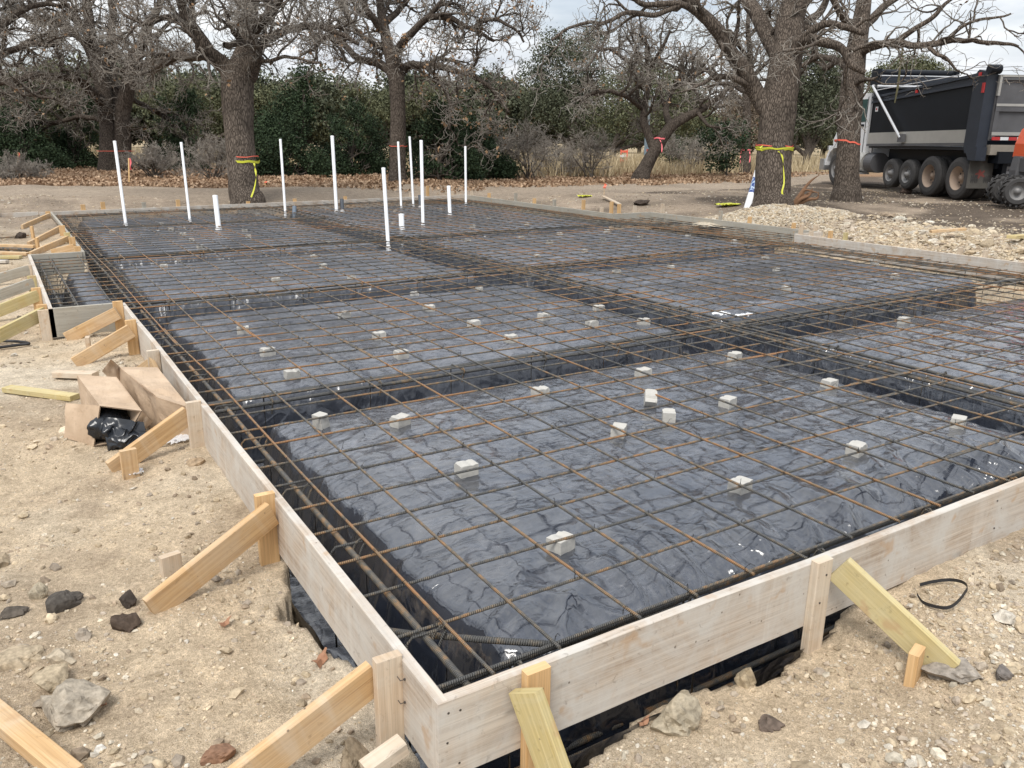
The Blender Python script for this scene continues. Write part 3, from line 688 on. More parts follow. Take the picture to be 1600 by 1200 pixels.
def clod_d(x, y): return np.clip(sstep(.6, 2.0, -x - .2 * y + .4) * (.15 + 2.0 * fbm(x, y, .5, 3, 137)), 0, 1)
x, y = sample_region(9000, -3.6, -.35, -.4, 5.5, clod_d); sz = .007 + .032 * rng.random(len(x)) ** 3
scatter_stones(g, np.column_stack([x, y, bilin(gx, gy, GZ, x, y)]), sz, pick(len(x), [6, 2, .3, 6, 5, .1, 3, 3]) * .82, .7)
def clod_f(x, y): return np.clip(sstep(.35, 1.0, -y) * (.25 + 1.8 * fbm(x, y, .4, 3, 138)), 0, 1)
x, y = sample_region(5000, .4, 4.5, -1.3, -.2, clod_f); sz = .006 + .026 * rng.random(len(x)) ** 3
scatter_stones(g, np.column_stack([x, y, bilin(gx, gy, GZ, x, y)]), sz, pick(len(x), [5, 3, 1.5, 5, 4, .8, 4, 3]) * .85, .7)
# stones further off on the left and beyond the forms
def far_d(x, y): return np.clip(.4 + 1.2 * fbm(x, y, 1.5, 3, 133), .03, 1)
for n, lo, hi, reg in ((5000, .008, .03, (-9, 0, 6, 22)), (5000, .01, .035, (-6, 20, 19, 29)), (6000, .010, .035, (11.2, 24, 2, 22))):
    x, y = sample_region(n, *reg, far_d); sz = lo + (hi - lo) * rng.random(len(x)) ** 3
    scatter_stones(g, np.column_stack([x, y, bilin(gx, gy, GZ, x, y)]), sz, pick(len(x), [4, 4, 3, 3, 3, 1.2, 3, 2]) * .85, .6)
tag(g.build('pebbles', M_stone), 'loose pebbles and small stones strewn over the tan soil', 'pebbles', kind='stuff')
# rubble bank beside the right hand forms
g = Geo()
def rub_d(x, y): return np.clip(np.exp(-((x - 13.1) ** 2 / 1.6 + (y - 7.0) ** 2 / 3.2)) * 1.2 + .6 * np.exp(-((x - 12.5) ** 2 / .9 + (y - 4.6) ** 2 / 5)) + .5 * fbm(x, y, .7, 3, 134), 0, 1)
for n, lo, hi in ((12000, .008, .025), (3200, .02, .05), (260, .045, .10)):
    x, y = sample_region(n, 11.4, 16, 1.5, 11, rub_d); sz = lo + (hi - lo) * rng.random(len(x)) ** 2
    scatter_stones(g, np.column_stack([x, y, bilin(gx, gy, GZ, x, y)]), sz, pick(len(x), [5, 5, 2.5, 4, 3, 1.2, 3, 1]) * .92, .6, 0 if hi < .06 else 1)
tag(g.build('rubble', M_stone), 'bank of pale limestone rubble and broken clods beside the right form boards', 'rubble', kind='stuff')
# gravel heap in front of the taped oak
hp = at(1215, 338, .05); g = Geo()
a_ = rng.uniform(0, 6.283, 16000); r_u = np.sqrt(rng.random(16000))
hx = hp[0] + 1.75 * r_u * np.cos(a_) * 1.0 * RW[0, 0] - .75 * r_u * np.sin(a_) * RW[1, 0]; hy = hp[1] + 1.75 * r_u * np.cos(a_) * RW[1, 0] + .75 * r_u * np.sin(a_) * RW[0, 0]
hz = base(hx, hy) + .30 * (1 - r_u ** 1.6) * (1 + .5 * fbm(hx, hy, .5, 2, 135)) 
k = poly_sd(hx, hy) > .08
scatter_stones(g, np.column_stack([hx, hy, hz])[k], (.012 + .03 * rng.random(16000) ** 3)[k], pick(int(k.sum()), [3, 6, 4, 1.2, .6, 2, 1, .4]) * .85, .75)
R_, A_ = np.meshgrid(np.linspace(0, 1.05, 14), np.linspace(0, 2 * math.pi, 40, endpoint=False), indexing='ij')
mx = hp[0] + 1.75 * R_ * np.cos(A_) * RW[0, 0] - .75 * R_ * np.sin(A_) * RW[1, 0]; my = hp[1] + 1.75 * R_ * np.cos(A_) * RW[1, 0] + .75 * R_ * np.sin(A_) * RW[0, 0]
mz = base(mx, my) + .30 * (1 - np.minimum(R_, 1.05) ** 1.6) * (1 + .5 * fbm(mx, my, .5, 2, 135)) - .02
i_, j_ = np.meshgrid(np.arange(13), np.arange(40), indexing='ij')
F = np.stack([i_ * 40 + j_, (i_ + 1) * 40 + j_, (i_ + 1) * 40 + (j_ + 1) % 40, i_ * 40 + (j_ + 1) % 40], -1).reshape(-1, 4)
g.add(np.stack([mx, my, mz], -1).reshape(-1, 3), F, None, (.42, .37, .29))
tag(g.build('gravel_heap', M_stone), 'low heap of cream gravel between the right forms and the taped oak', 'gravel heap')
# single rocks and clods
def rock(px, py, size, col, label, cat='rock', sq=(1, 1, .7), seed=1, xyz=None, rough=.35, rz=0., sink=.25):
    p = ground_at(px, py) if xyz is None else np.array(xyz, float)
    if xyz is None: p[2] = float(bilin(gx, gy, GZ, p[0], p[1]))
    if p[2] < -.8: p[2] = -.38
    V, F = ICO3; n = V * np.array([1.7, 1.7, 1.7]) + seed * 11.3
    d = fbm(n[:, 0] + .5 * n[:, 2], n[:, 1] - .6 * n[:, 2], 1.0, 3, 140 + seed) * rough * 2.6 + fbm(n[:, 0] * 3 + n[:, 2], n[:, 1] * 3 - n[:, 2] * 2, 1.0, 3, 141 + seed) * rough * .9
    Vv = V * (1 + d[:, None]) * np.array(sq) * size
    # chip flat planes
    for q in range(7):
        r2 = np.random.default_rng(seed * 10 + q); nn = nrm(r2.normal(size=3)); lim = size * (.55 + .25 * r2.random()) * np.linalg.norm(nn * np.array(sq)); dd = Vv @ nn
        Vv = Vv - np.maximum(dd - lim, 0)[:, None] * .85 * nn
    c, s_ = math.cos(rz), math.sin(rz); Vv = Vv @ np.array([[c, s_, 0], [-s_, c, 0], [0, 0, 1]])
    g = Geo(); Vv[:, 2] += size * sq[2] * (1 - sink * 2) * .8
    g.add(Vv + p, F, None, col); o = g.build('rock' if cat == 'rock' else 'soil_clod', M_stone, smooth=False, loc=p)
    tag(o, label, cat); return o
rock(200, 948, .040, (.06, .048, .04), 'small upright black-brown clod behind the larger dark clod, left of the long brace', 'soil clod', (.8, .8, 1.2), 3)
rock(197, 982, .055, (.075, .055, .042), 'dark brown cracked clod lying alone on the bare tan soil at the left', 'soil clod', (1.2, .9, .7), 4)
rock(95, 950, .070, (.085, .075, .065), 'black earth clod with a pale stone against it at the left edge', 'soil clod', (1.2, .8, .7), 5)
rock(62, 935, .050, (.36, .31, .23), 'tan stone leaning against the black earth clod at the left edge', 'rock', (.8, .6, 1.0), 6)
rock(20, 962, .045, (.10, .085, .07), 'dark flat clod at the very left edge of the photo', 'soil clod', (1.4, .8, .5), 7)
rock(120, 1115, .105, (.33, .285, .225), 'large grey cracked clod crusted with pale mud, low at the left', 'soil clod', (1.25, .9, .55), 8, rough=.45)
rock(85, 1075, .060, (.38, .31, .215), 'tan boulder clod touching the large grey cracked clod', 'soil clod', (1.2, .8, .8), 9)
rock(157, 1175, .022, (.66, .63, .57), 'small white egg-shaped stone below the grey cracked clod', 'rock', (1, .8, .7), 10, rough=.1)
rock(340, 1185, .05, (.24, .14, .09), 'reddish brown stone near the lower end of the corner brace', 'rock', (1.3, .8, .6), 11)
rock(25, 1040, .075, (.37, .30, .21), 'tan clod in the broken soil at the lower left edge', 'soil clod', (1.2, 1, .6), 12)
rock(0, 0, .075, (.25, .20, .14), 'long grey-brown rock propped beside the corner stake', 'rock', (.62, .55, 1.25), 13, xyz=(-.17, .25, -.36), rz=.5)
rock(0, 0, .035, (.40, .34, .25), 'small pale stone by the left form board near the corner brace', 'rock', (1, 1, .8), 14, xyz=(-.075, .62, -.33))
rock(0, 0, .105, (.36, .31, .23), 'big tan stone slab wedged under the near front form board', 'rock', (1.1, .8, .9), 15, xyz=(.93, -.06, -.44), rz=.4)
rock(0, 0, .062, (.36, .29, .195), 'pointed lump of tan soil standing under the front form board', 'soil clod', (.7, .6, 1.15), 16, xyz=(1.30, -.03, -.42))
rock(1205, 1135, .045, (.13, .10, .08), 'crumbled dark brown clod among the gravel at the lower right', 'soil clod', (1.1, .9, .6), 17)
rock(1490, 1055, .085, (.30, .265, .225), 'lump of grey dirt piled over the foot of the treated brace', 'soil clod', (1.5, .8, .55), 18, rz=-.7, rough=.5)
rock(1565, 1058, .04, (.17, .15, .135), 'grey stone to the right of the dirt lump on the brace foot', 'rock', (1, .8, .8), 19)
rock(1462, 1055, .03, (.26, .23, .19), 'smaller dirt lump sitting on the short brace stake', 'soil clod', (1.2, 1, .6), 20)
rock(0, 0, .05, (.36, .27, .18), 'tan stone at the foot of the third stake on the left', 'rock', (1.3, .8, .5), 21, xyz=(-.09, 3.02, -.29))
rock(1003, 320, .16, (.07, .055, .045), 'black-brown earth mound beyond the right forms near the yellow tape scrap', 'soil clod', (1.5, 1, .6), 22)
rock(1415, 302, .17, (.07, .05, .04), 'dark earth clod on the mud in front of the dump truck wheels', 'soil clod', (1.2, 1, .7), 23)
rock(1404, 345, .13, (.50, .47, .40), 'large cream boulder on top of the rubble bank', 'rock', (1.2, 1, .7), 24)
rock(1342, 310, .14, (.55, .52, .46), 'whitish flat stone on the dark mud between the oak and the truck', 'rock', (1.4, .8, .4), 25)
rock(33, 372, .09, (.07, .055, .045), 'small dark clod on the pale soil behind the left braces', 'soil clod', (1.1, 1, .8), 26)

# ------------------------------------------------------------------ concrete spacer blocks
M_conc = plain('pale_concrete', (.43, .415, .38), .9, 0, .2, 30, .5)
def block_mesh(v):
    r = np.random.default_rng(50 + v)
    V, F = [], []
    n = 7; gr = np.linspace(-1, 1, n)
    def side(ax, sg):
        nonlocal V, F
        a, b = [i for i in range(3) if i != ax]; o = len(V)
        for i in gr:
            for j in gr:
                q = [0, 0, 0]; q[ax] = sg; q[a] = i; q[b] = j; V.append(q)
        for i in range(n - 1):
            for j in range(n - 1):
                f = [o + i * n + j, o + (i + 1) * n + j, o + (i + 1) * n + j + 1, o + i * n + j + 1]
                F.append(f if (sg > 0) == (ax != 1) else f[::-1])
    for ax in range(3):
        for sg in (-1, 1): side(ax, sg)
    V = np.array(V) * np.array([.052, .040, .034])
    q = V * 40
    # broken groove across the top and chipped corners
    gcut = np.exp(-((V[:, 0] - r.uniform(-.02, .02)) / .013) ** 2) * (V[:, 2] > 0) * r.uniform(.002, .012)
    V[:, 2] -= gcut * (1 + fbm(q[:, 0], q[:, 1], 1, 2, 50 + v))
    for c in range(3):
        cn = np.array([r.choice([-1, 1]) * .052, r.choice([-1, 1]) * .04, .034]); nn = nrm(-cn * np.array([.5, .8, 1])); dd = (V - cn) @ nn; lim = r.uniform(.002, .010)
        V += np.maximum(lim - dd, 0)[:, None] * nn * (dd < lim)[:, None]
    V += .0012 * np.column_stack([fbm(q[:, 1], q[:, 2], .5, 2, 1), fbm(q[:, 0], q[:, 2], .5, 2, 2), fbm(q[:, 0], q[:, 1], .5, 2, 3)])
    V[:, 2] += .034
    g = Geo(); g.add(V, np.array(F)); return g
BM = []
for v in range(4):
    o = block_mesh(v).build('concrete_block', M_conc); BM.append(o)
used_b = set()
def block(x, y, label, v=0, rz=None, tilt=0., sc=1.0):
    src = BM[v % 4]
    if v % 4 not in used_b: o = src; used_b.add(v % 4)
    else: o = src.copy(); COL.objects.link(o)
    zz = min(plast_z(x + dx, y + dy) for dx in (-.03, .03) for dy in (-.03, .03))
    o.location = (x, y, zz - .004); o.rotation_euler = (tilt, 0, random.uniform(-.25, .25) if rz is None else rz); o.scale = (sc, sc, sc)
    tag(o, label, 'concrete block', 'concrete blocks under the rebar mat'); return o
near_lab = [
 (0.99, .78, 'pale concrete block nearest the front form board, between its two stakes', 0, .1), (1.03, 1.71, 'broken-topped concrete block in the left part of the near pad, second from the front', 1, -.2),
 (1.05, 2.60, 'concrete block near the back left of the near pad, just right of the leftmost block', 2, .15), (.60, 2.84, 'concrete block standing on end at the back left corner of the near pad', 3, .9),
 (2.12, .81, 'chipped concrete block near the front of the near pad, above the right front stake', 1, .0), (2.10, 1.76, 'rounded concrete block in the middle of the near pad', 2, .5),
 (2.15, 2.69, 'concrete block near the back trench, straight behind the middle block of the near pad', 0, -.1), (2.67, 2.14, 'large concrete block tilted up on its corner in the near pad', 3, .5),
 (2.56, 1.83, 'half hidden concrete block just in front of the tilted one', 0, .7), (3.08, 1.83, 'notched concrete block just right of the tilted one', 1, .1), (3.09, 2.70, 'concrete block behind the tilted one, towards the back trench', 2, -.15),
 (3.10, .85, 'broken concrete block near the front right of the near pad', 3, .0), (4.08, 2.72, 'concrete block at the back right corner of the near pad', 0, .1),
 (4.12, 1.83, 'crumbling concrete block on the right side of the near pad, middle row', 1, -.1), (4.08, .83, 'concrete block at the front right end of the near pad', 2, .2)]
for x, y, l, v, rz in near_lab:
    b_ = block(x, y, l, v, rz + .2)
    if 'tilted up' in l: b_.rotation_euler = (.1, -.7, .9); b_.location.z += .028
    if 'on end' in l: b_.rotation_euler = (0, 1.5, .4); b_.location.z += .045
row2 = [(.83, 4.08, 'concrete block at the front left corner of the second left pad'), (1.77, 4.18, 'concrete block in the front row of the second left pad, second from the left'), (2.83, 4.19, 'concrete block in the front row of the second left pad, third from the left'), (3.82, 4.31, 'concrete block in the front row of the second left pad, fourth from the left'), (4.39, 4.22, 'concrete block at the front right corner of the second left pad'),
 (.84, 4.76, 'concrete block at the left end of the middle row on the second left pad'), (1.85, 4.83, 'chipped concrete block second in the middle row of the second left pad'), (2.81, 4.82, 'concrete block third in the middle row of the second left pad'), (3.58, 4.78, 'concrete block fourth in the middle row of the second left pad'), (4.41, 4.97, 'concrete block at the right end of the middle row on the second left pad'),
 (.87, 5.66, 'concrete block at the left end of the third row on the second left pad'), (1.9, 5.82, 'concrete block second in the third row, second left pad'), (2.77, 5.70, 'concrete block third in the third row of the second left pad')]
for k, (x, y, l) in enumerate(row2): block(x, y, l, k)
for x, y, l in ((6.6, 2.89, 'concrete block by itself near the back edge of the right-hand near pad'), (8.1, 2.2, 'concrete block on the right-hand near pad close to the right border of the photo')): block(x, y, l, 1)
def fill(x0, x1, y0, y1, l, sx=1.0, sy=1.0, p=.6):
    y = y0
    while y < y1:
        x = x0
        while x < x1:
            if random.random() < p: block(x + random.uniform(-.12, .12), y + random.uniform(-.12, .12), l, random.randint(0, 3), sc=random.uniform(.7, .95))
            x += sx
        y += sy
fill(1.9, 4.6, 6.6, 6.8, 'small concrete block in the far row of the second left pad')
fill(.9, 4.5, 8.1, 10.7, 'small concrete block on the third left pad, seen as a pale fleck')
fill(.9, 4.6, 11.8, 15.1, 'tiny pale concrete block on the fourth left pad by the short white pipe')
fill(1.0, 4.6, 16.0, 18, 'tiny pale concrete block on the farthest left pad')
fill(6.0, 10.2, 4.7, 7.3, 'small concrete block on the second right pad')
fill(6.0, 10.2, 8.6, 11.4, 'small concrete block on the third right pad')
fill(5.9, 10.2, 12.6, 18.2, 'tiny pale concrete block on the farthest right pad among the white pipes', 1.2, 1.3)

# ------------------------------------------------------------------ plumbing pipes
M_pvc = plain('white_pipe', (.80, .81, .82), .35, 0, .03, 5)
M_pvcg = plain('dark_pipe_cap', (.075, .085, .10), .5, 0, .15, 12)
m, t, p = material('printed_white_pipe', .35); uvn = nd(t, 'ShaderNodeUVMap').outputs[0]; sx = nd(t, 'ShaderNodeSeparateXYZ', {0: uvn}).outputs
ln = math_(t, 'MULTIPLY', math_(t, 'LESS_THAN', math_(t, 'ABSOLUTE', math_(t, 'SUBTRACT', sx[1], .70)), .035), math_(t, 'GREATER_THAN', noise(t, mapping(t, uvn, (55, 6, 1)), 1.0, 2, .5), .50))
t.links.new(mixc(t, math_(t, 'MULTIPLY', ln, .55), (.80, .81, .82), (.30, .33, .38)), p.inputs['Base Color']); M_print = m
PG = 'white plumbing pipes standing in the slab'
def pipe(base_px, top_px, r, label, mat=None, socket=True, cap=None, zb=-.13):
    b0 = at(*base_px, zb); D = (RW.T @ (b0 - CAM))[2]
    top = dep(*top_px, D)
    # keep the pipe in the vertical plane facing the camera; solve height only
    o = empty('plumbing_pipe', b0); tag(o, label, 'pipe', PG)
    ax = top - b0; L = np.linalg.norm(ax); ax = ax / L
    g = Geo(); P = [b0 - ax * .08, b0 + ax * L * .5, b0 + ax * L]; add_tube(g, P, r, 16, caps=False); add_tube(g, [P[2], P[1]], r * .88, 16, caps=False)
    g.build('pipe_shaft', mat or M_print, o, smooth=True)
    if cap != 'open':
        g = Geo(); add_tube(g, [b0 + ax * (L - .03), b0 + ax * (L + .006)], r * 1.06, 16); g.build('pipe_cap', M_pvc, o)
    if socket:
        g = Geo(); add_tube(g, [b0 - ax * .06, b0 + ax * .045], r * 1.28, 16); g.build('pipe_socket', M_pvc, o)
    return o
pipe((197, 353), (179, 221), .030, 'tall white pipe farthest to the left, leaning slightly')
pipe((297, 347), (283, 223), .027, 'tall white pipe standing second from the left')
pipe((342, 360), (336, 306), .048, 'short fat white pipe between the second and third tall pipes from the left')
pipe((446, 335), (438, 218), .028, 'tall white pipe standing just right of the taped oak trunk')
pipe((526, 332), (519, 213), .040, 'tallest and thickest white pipe, beside the dark capped stub')
pipe((607, 389), (599, 263), .032, 'white pipe nearest the camera, rising from the cross trench', zb=-.2)
pipe((627, 326), (622, 222), .028, 'left one of the two thin tall pipes standing close together near the far end')
pipe((646, 324), (640, 214), .028, 'right one of the two thin tall pipes standing close together near the far end')
pipe((628, 360), (627, 335), .052, 'short stubby white pipe in front of the tall central pipe')
pipe((661, 355), (658, 220), .033, 'tall white pipe in front of the pair of thin pipes')
pipe((703, 337), (701, 291), .042, 'medium-height white pipe with a grey collar on the right')
pipe((728, 320), (727, 229), .030, 'tall white pipe farthest to the right')
o = pipe((535, 331), (534, 311), .045, 'short dark capped pipe stub beside the tallest white pipe', M_pvcg, cap='open')
pipe((657, 325), (656, 305), .045, 'short dark pipe stub hidden behind the tall central pipe', M_pvcg, cap='open')
pipe((460, 338), (460, 322), .045, 'short grey pipe stub right of the oak trunk pipe', plain('grey_pipe', (.16, .20, .25), .5), cap='open', socket=False)

# ------------------------------------------------------------------ trees
def bark_mat(name, dark, light, twig):
    m, t, p = material(name, .95)
    tc = nd(t, 'ShaderNodeTexCoord').outputs['Object']; uv = nd(t, 'ShaderNodeUVMap').outputs[0]
    vo = nd(t, 'ShaderNodeTexVoronoi', {'Vector': mapping(t, tc, (1, 1, .16), (.0, 0, 0)), 'Scale': 26.0}, feature='DISTANCE_TO_EDGE').outputs['Distance']
    n = noise(t, mapping(t, tc, (1, 1, .3)), 14, 6, .65, .6); n2 = noise(t, tc, 2.2, 3, .6)
    f = math_(t, 'ADD', math_(t, 'MULTIPLY', ramp(t, vo, [(.0, 0.0), (.22, 1.0)]), .5), math_(t, 'MULTIPLY', n, .6))
    c = mixc(t, ramp(t, f, [(.25, 0.0), (.85, 1.0)]), dark, light)
    c = mixc(t, 1.0, c, ramp(t, n2, [(.3, .8), (.65, 1.15)]), 'MULTIPLY')
    tw = nd(t, 'ShaderNodeSeparateColor', {0: attr(t)}).outputs[0]
    c = mixc(t, tw, c, twig)
    t.links.new(c, p.inputs['Base Color']); setn(t, p, f, .9, .03); p.inputs['Specular IOR Level'].default_value = .1
    return m
M_bark = bark_mat('oak_bark', (.040, .032, .026), (.165, .135, .11), (.36, .33, .29))
M_bark2 = bark_mat('dark_oak_bark', (.028, .022, .018), (.12, .098, .08), (.33, .30, .26))
def leaf_mat(name, a, b, tr=.0):
    m, t, p = material(name, .8)
    tc = nd(t, 'ShaderNodeTexCoord').outputs['Object']; n = noise(t, tc, .9, 4, .6); n2 = nd(t, 'ShaderNodeNewGeometry').outputs['Random Per Island']
    c = mixc(t, ramp(t, math_(t, 'ADD', math_(t, 'MULTIPLY', n, .5), math_(t, 'MULTIPLY', n2, .5)), [(.25, 0.0), (.75, 1.0)]), a, b)
    t.links.new(c, p.inputs['Base Color']); p.inputs['Specular IOR Level'].default_value = .25
    return m
M_cedar = leaf_mat('cedar_foliage', (.018, .032, .016), (.050, .078, .036))
M_live = leaf_mat('live_oak_foliage', (.048, .056, .034), (.115, .125, .078))
M_olive = leaf_mat('olive_foliage', (.060, .068, .035), (.15, .155, .085))
M_dead = leaf_mat('dead_leaves', (.16, .095, .05), (.34, .22, .13))
M_litter = leaf_mat('leaf_litter', (.20, .12, .07), (.46, .33, .22))
M_dry = leaf_mat('dry_grass', (.30, .23, .13), (.56, .47, .31))
M_brush = leaf_mat('dry_brush', (.13, .105, .08), (.26, .21, .16))

def crv(P, R, n):
    """catmull resample of a poly line"""
    P = np.asarray(P, float); R = np.asarray(R, float); Q = np.vstack([2 * P[0] - P[1], P, 2 * P[-1] - P[-2]])
    s = np.linspace(0, len(P) - 1 - 1e-6, n); i = s.astype(int); t = (s - i)[:, None]
    a, b, c, d = Q[i], Q[i + 1], Q[i + 2], Q[i + 3]
    O = .5 * ((2 * b) + (-a + c) * t + (2 * a - 5 * b + 4 * c - d) * t ** 2 + (-a + 3 * b - 3 * c + d) * t ** 3)
    r = R[i] * (1 - t[:, 0]) + R[np.minimum(i + 1, len(R) - 1)] * t[:, 0]
    return O, r
def spawn(rg, P, R, n, Lr, ang, wig, S, up, rmin, tlo=.2, rk=.6, out=None):
    N, Sp, _ = P.shape
    t = tlo + (1 - tlo) * ((np.arange(n)[None] + rg.random((N, n))) / n); f = t * (Sp - 1.001); i = f.astype(int); w = (f - i)[..., None]
    a = np.arange(N)[:, None]; p0 = P[a, i] * (1 - w) + P[a, i + 1] * w; r0 = R[a, i] * (1 - w[..., 0]) + R[a, i + 1] * w[..., 0]
    d = nrm(P[a, i + 1] - P[a, i]); q = nrm(np.cross(d, rg.normal(size=d.shape)))
    an = rg.uniform(*ang, (N, n, 1)); d = nrm(d * np.cos(an) + q * np.sin(an))
    L = rg.uniform(*Lr, (N, n)) * (1.15 - .45 * t)
    p0, d, L, r0 = p0.reshape(-1, 3), d.reshape(-1, 3), L.ravel(), r0.ravel()
    M = len(p0); O = np.zeros((M, S, 3)); O[:, 0] = p0; st = (L / (S - 1))[:, None]
    for s in range(1, S):
        d = nrm(d + rg.normal(0, wig, d.shape) + np.array([0, 0, up])); O[:, s] = O[:, s - 1] + d * st
    rs = np.maximum(np.minimum(r0 * rk, L * .03 + rmin), rmin)
    Rr = rs[:, None] * (1 - np.linspace(0, 1, S)[None] ** 1.2) + rmin * np.linspace(0, 1, S)[None] ** .7
    return O, Rr
def leaves(g, pts, n_each, spread, size, rg, droop=0., C=None, elong=1.6):
    n = len(pts) * n_each; p = np.repeat(pts, n_each, 0) + rg.normal(0, 1, (n, 3)) * spread
    a = nrm(rg.normal(size=(n, 3)) + np.array([0, 0, -droop])); b = nrm(np.cross(a, rg.normal(size=(n, 3)))); s = (size * rg.uniform(.5, 1.3, n))[:, None]
    a = a * s * elong * .5; b = b * s * .5
    V = np.stack([p - a, p + b, p + a, p - b], 1).reshape(-1, 3); F = np.arange(n * 4).reshape(-1, 4)
    g.add(V, F, None, C); return g
def oak(label, limbs, D, seed=1, mat=None, dens=1.0, ground=-.1, tree_name='oak_tree', dead=0, mains_extra=(), twig=.0045, k1=9, clip=None, group='bare oaks round the site', upb=.10, reach=1.0):
    rg = np.random.default_rng(seed); mat = mat or M_bark
    root_p = None; mains = []
    for li, pts in enumerate(limbs):
        P = []; R = []
        for q in pts:
            px, py, w = q[:3]; off = q[3] if len(q) > 3 else 0
            P.append(dep(px, py, D + off)); R.append(w / 2 * (D + off) / 1285)
        if li == 0:
            root_p = P[0].copy(); P.insert(0, P[0] - np.array([0, 0, .25])); R.insert(0, R[0] * 1.1)
        mains.append(crv(P, R, 10 + 5 * len(P) if li == 0 else 4 + 4 * len(P)))
    o = empty(tree_name, root_p); tag(o, label, 'tree', group)
    g = Geo()
    for li, (P, R) in enumerate(mains):
        if li > 0:
            j = np.column_stack([fbm(P[:, 0] * 2 + li, P[:, 2] * 2, 1, 2, seed), fbm(P[:, 1] * 2, P[:, 2] * 2 + li, 1, 2, seed + 1), fbm(P[:, 0] * 2, P[:, 1] * 2 + li, 1, 2, seed + 2)]) * .22
            j *= np.linspace(0, 1, len(P))[:, None] ** .5; P += j
        kk = 20 if li == 0 else 10
        a = np.arange(kk) / kk * 2 * math.pi; L = np.arange(len(P)) * .35
        vary = 1 + .16 * fbm(np.cos(a)[None] * 1.6 + L[:, None] * .2, np.sin(a)[None] * 1.6 + L[:, None] * .5, 1, 3, seed + li)
        if li == 0: vary = vary * (1 + .22 * np.exp(-L[:, None] / .7) * (1 + .8 * np.cos(a * 4 + seed)[None]))
        V, F, UV, c = tubes(P[None], R[None], kk, vary=vary[None]); g.add(V, F, UV, (0, 0, 0))
        # burrs and broken stubs
    g.build('trunk', mat, o, smooth=True)
    g2 = Geo(); g3 = Geo(); ends = []
    for li, (P, R) in enumerate(mains):
        lo = .55 if li == 0 else .18
        Lm = np.linalg.norm(np.diff(P, axis=0), axis=1).sum()
        n1 = max(2, int((4 if li == 0 else 1.9 * Lm) * dens))
        A, Ra = spawn(rg, P[None], R[None], n1, (1.0 * reach, 2.3 * reach), (.5, 1.25), .27, 12, upb * .5, twig * 2.4, lo, .62)
        g2.add(*tubes(A, Ra, 7)[:3], (.03, 0, 0))
        B, Rb = spawn(rg, A, Ra, int(5 * dens) + 1, (.55, 1.35), (.4, 1.2), .33, 9, upb * .3, twig * 1.6, .15, .7)
        g2.add(*tubes(B, Rb, 4)[:3], (.25, 0, 0))
        Cc, Rc = spawn(rg, B, Rb, int(4 * dens) + 1, (.25, .75), (.4, 1.3), .40, 6, .03, twig, .15, .7)
        g3.add(*tubes(Cc, Rc, 3)[:3], (.6, 0, 0))
        Dd, Rd = spawn(rg, Cc, Rc, int(2 * dens) + 1, (.12, .38), (.4, 1.3), .45, 4, .02, twig * .8, .2, .8)
        g3.add(*tubes(Dd, Rd, 3)[:3], (.85, 0, 0))
        ends.append(Dd[:, -1])
        D2, R2 = spawn(rg, A[:, :], Ra, 5, (.2, .6), (.5, 1.4), .4, 5, 0, twig, .1, .5); g3.add(*tubes(D2, R2, 3)[:3], (.9, 0, 0))
    g2.build('limbs', mat, o, smooth=True); g3.build('twigs', mat, o)
    if dead:
        e = np.concatenate(ends); e = e[rg.random(len(e)) < dead]; g4 = Geo(); leaves(g4, e, 2, .06, .075, rg, .5); g4.build('dead_leaves', M_dead, o)
    return o
T1 = oak('dark twin-stemmed oak with low spreading limbs, far left', [
 [(170, 268, 32), (170, 235, 27), (169, 200, 25), (163, 150, 24), (152, 105, 21), (143, 70, 18), (138, 20, 14), (128, -40, 9)],
 [(192, 268, 30), (191, 230, 26), (192, 185, 24), (198, 140, 21, -.3), (208, 90, 18, -.6), (228, 50, 15, -.9), (248, 5, 11, -1.1), (262, -50, 7, -1.2)],
 [(180, 195, 22), (176, 140, 18, .6), (170, 90, 15, 1.0), (176, 30, 12, 1.6), (172, -40, 8, 2)],
 [(164, 165, 17), (140, 140, 15, -1), (105, 120, 13, -1.8), (60, 118, 11, -2.4), (10, 128, 9, -2.8), (-50, 118, 7, -3)],
 [(150, 100, 13), (128, 65, 11, .5), (100, 40, 9, 1), (60, 35, 8, 1.5), (15, 10, 6, 2)],
 [(145, 80, 11), (122, 30, 9, -1), (95, 0, 7, -1.5), (70, -40, 5, -2)],
 [(166, 190, 9), (130, 182, 7, 1), (80, 192, 6, 1.5), (30, 190, 5, 1.8), (-20, 195, 4, 2)],
 [(195, 150, 9), (225, 165, 7, 1), (262, 185, 5, 1.5), (300, 200, 4, 1.7)],
 [(205, 110, 12), (235, 97, 10, -1), (275, 92, 8, -1.5), (315, 95, 6, -2)]], 34, 11, M_bark2, 1.1, dead=.03, twig=.006)
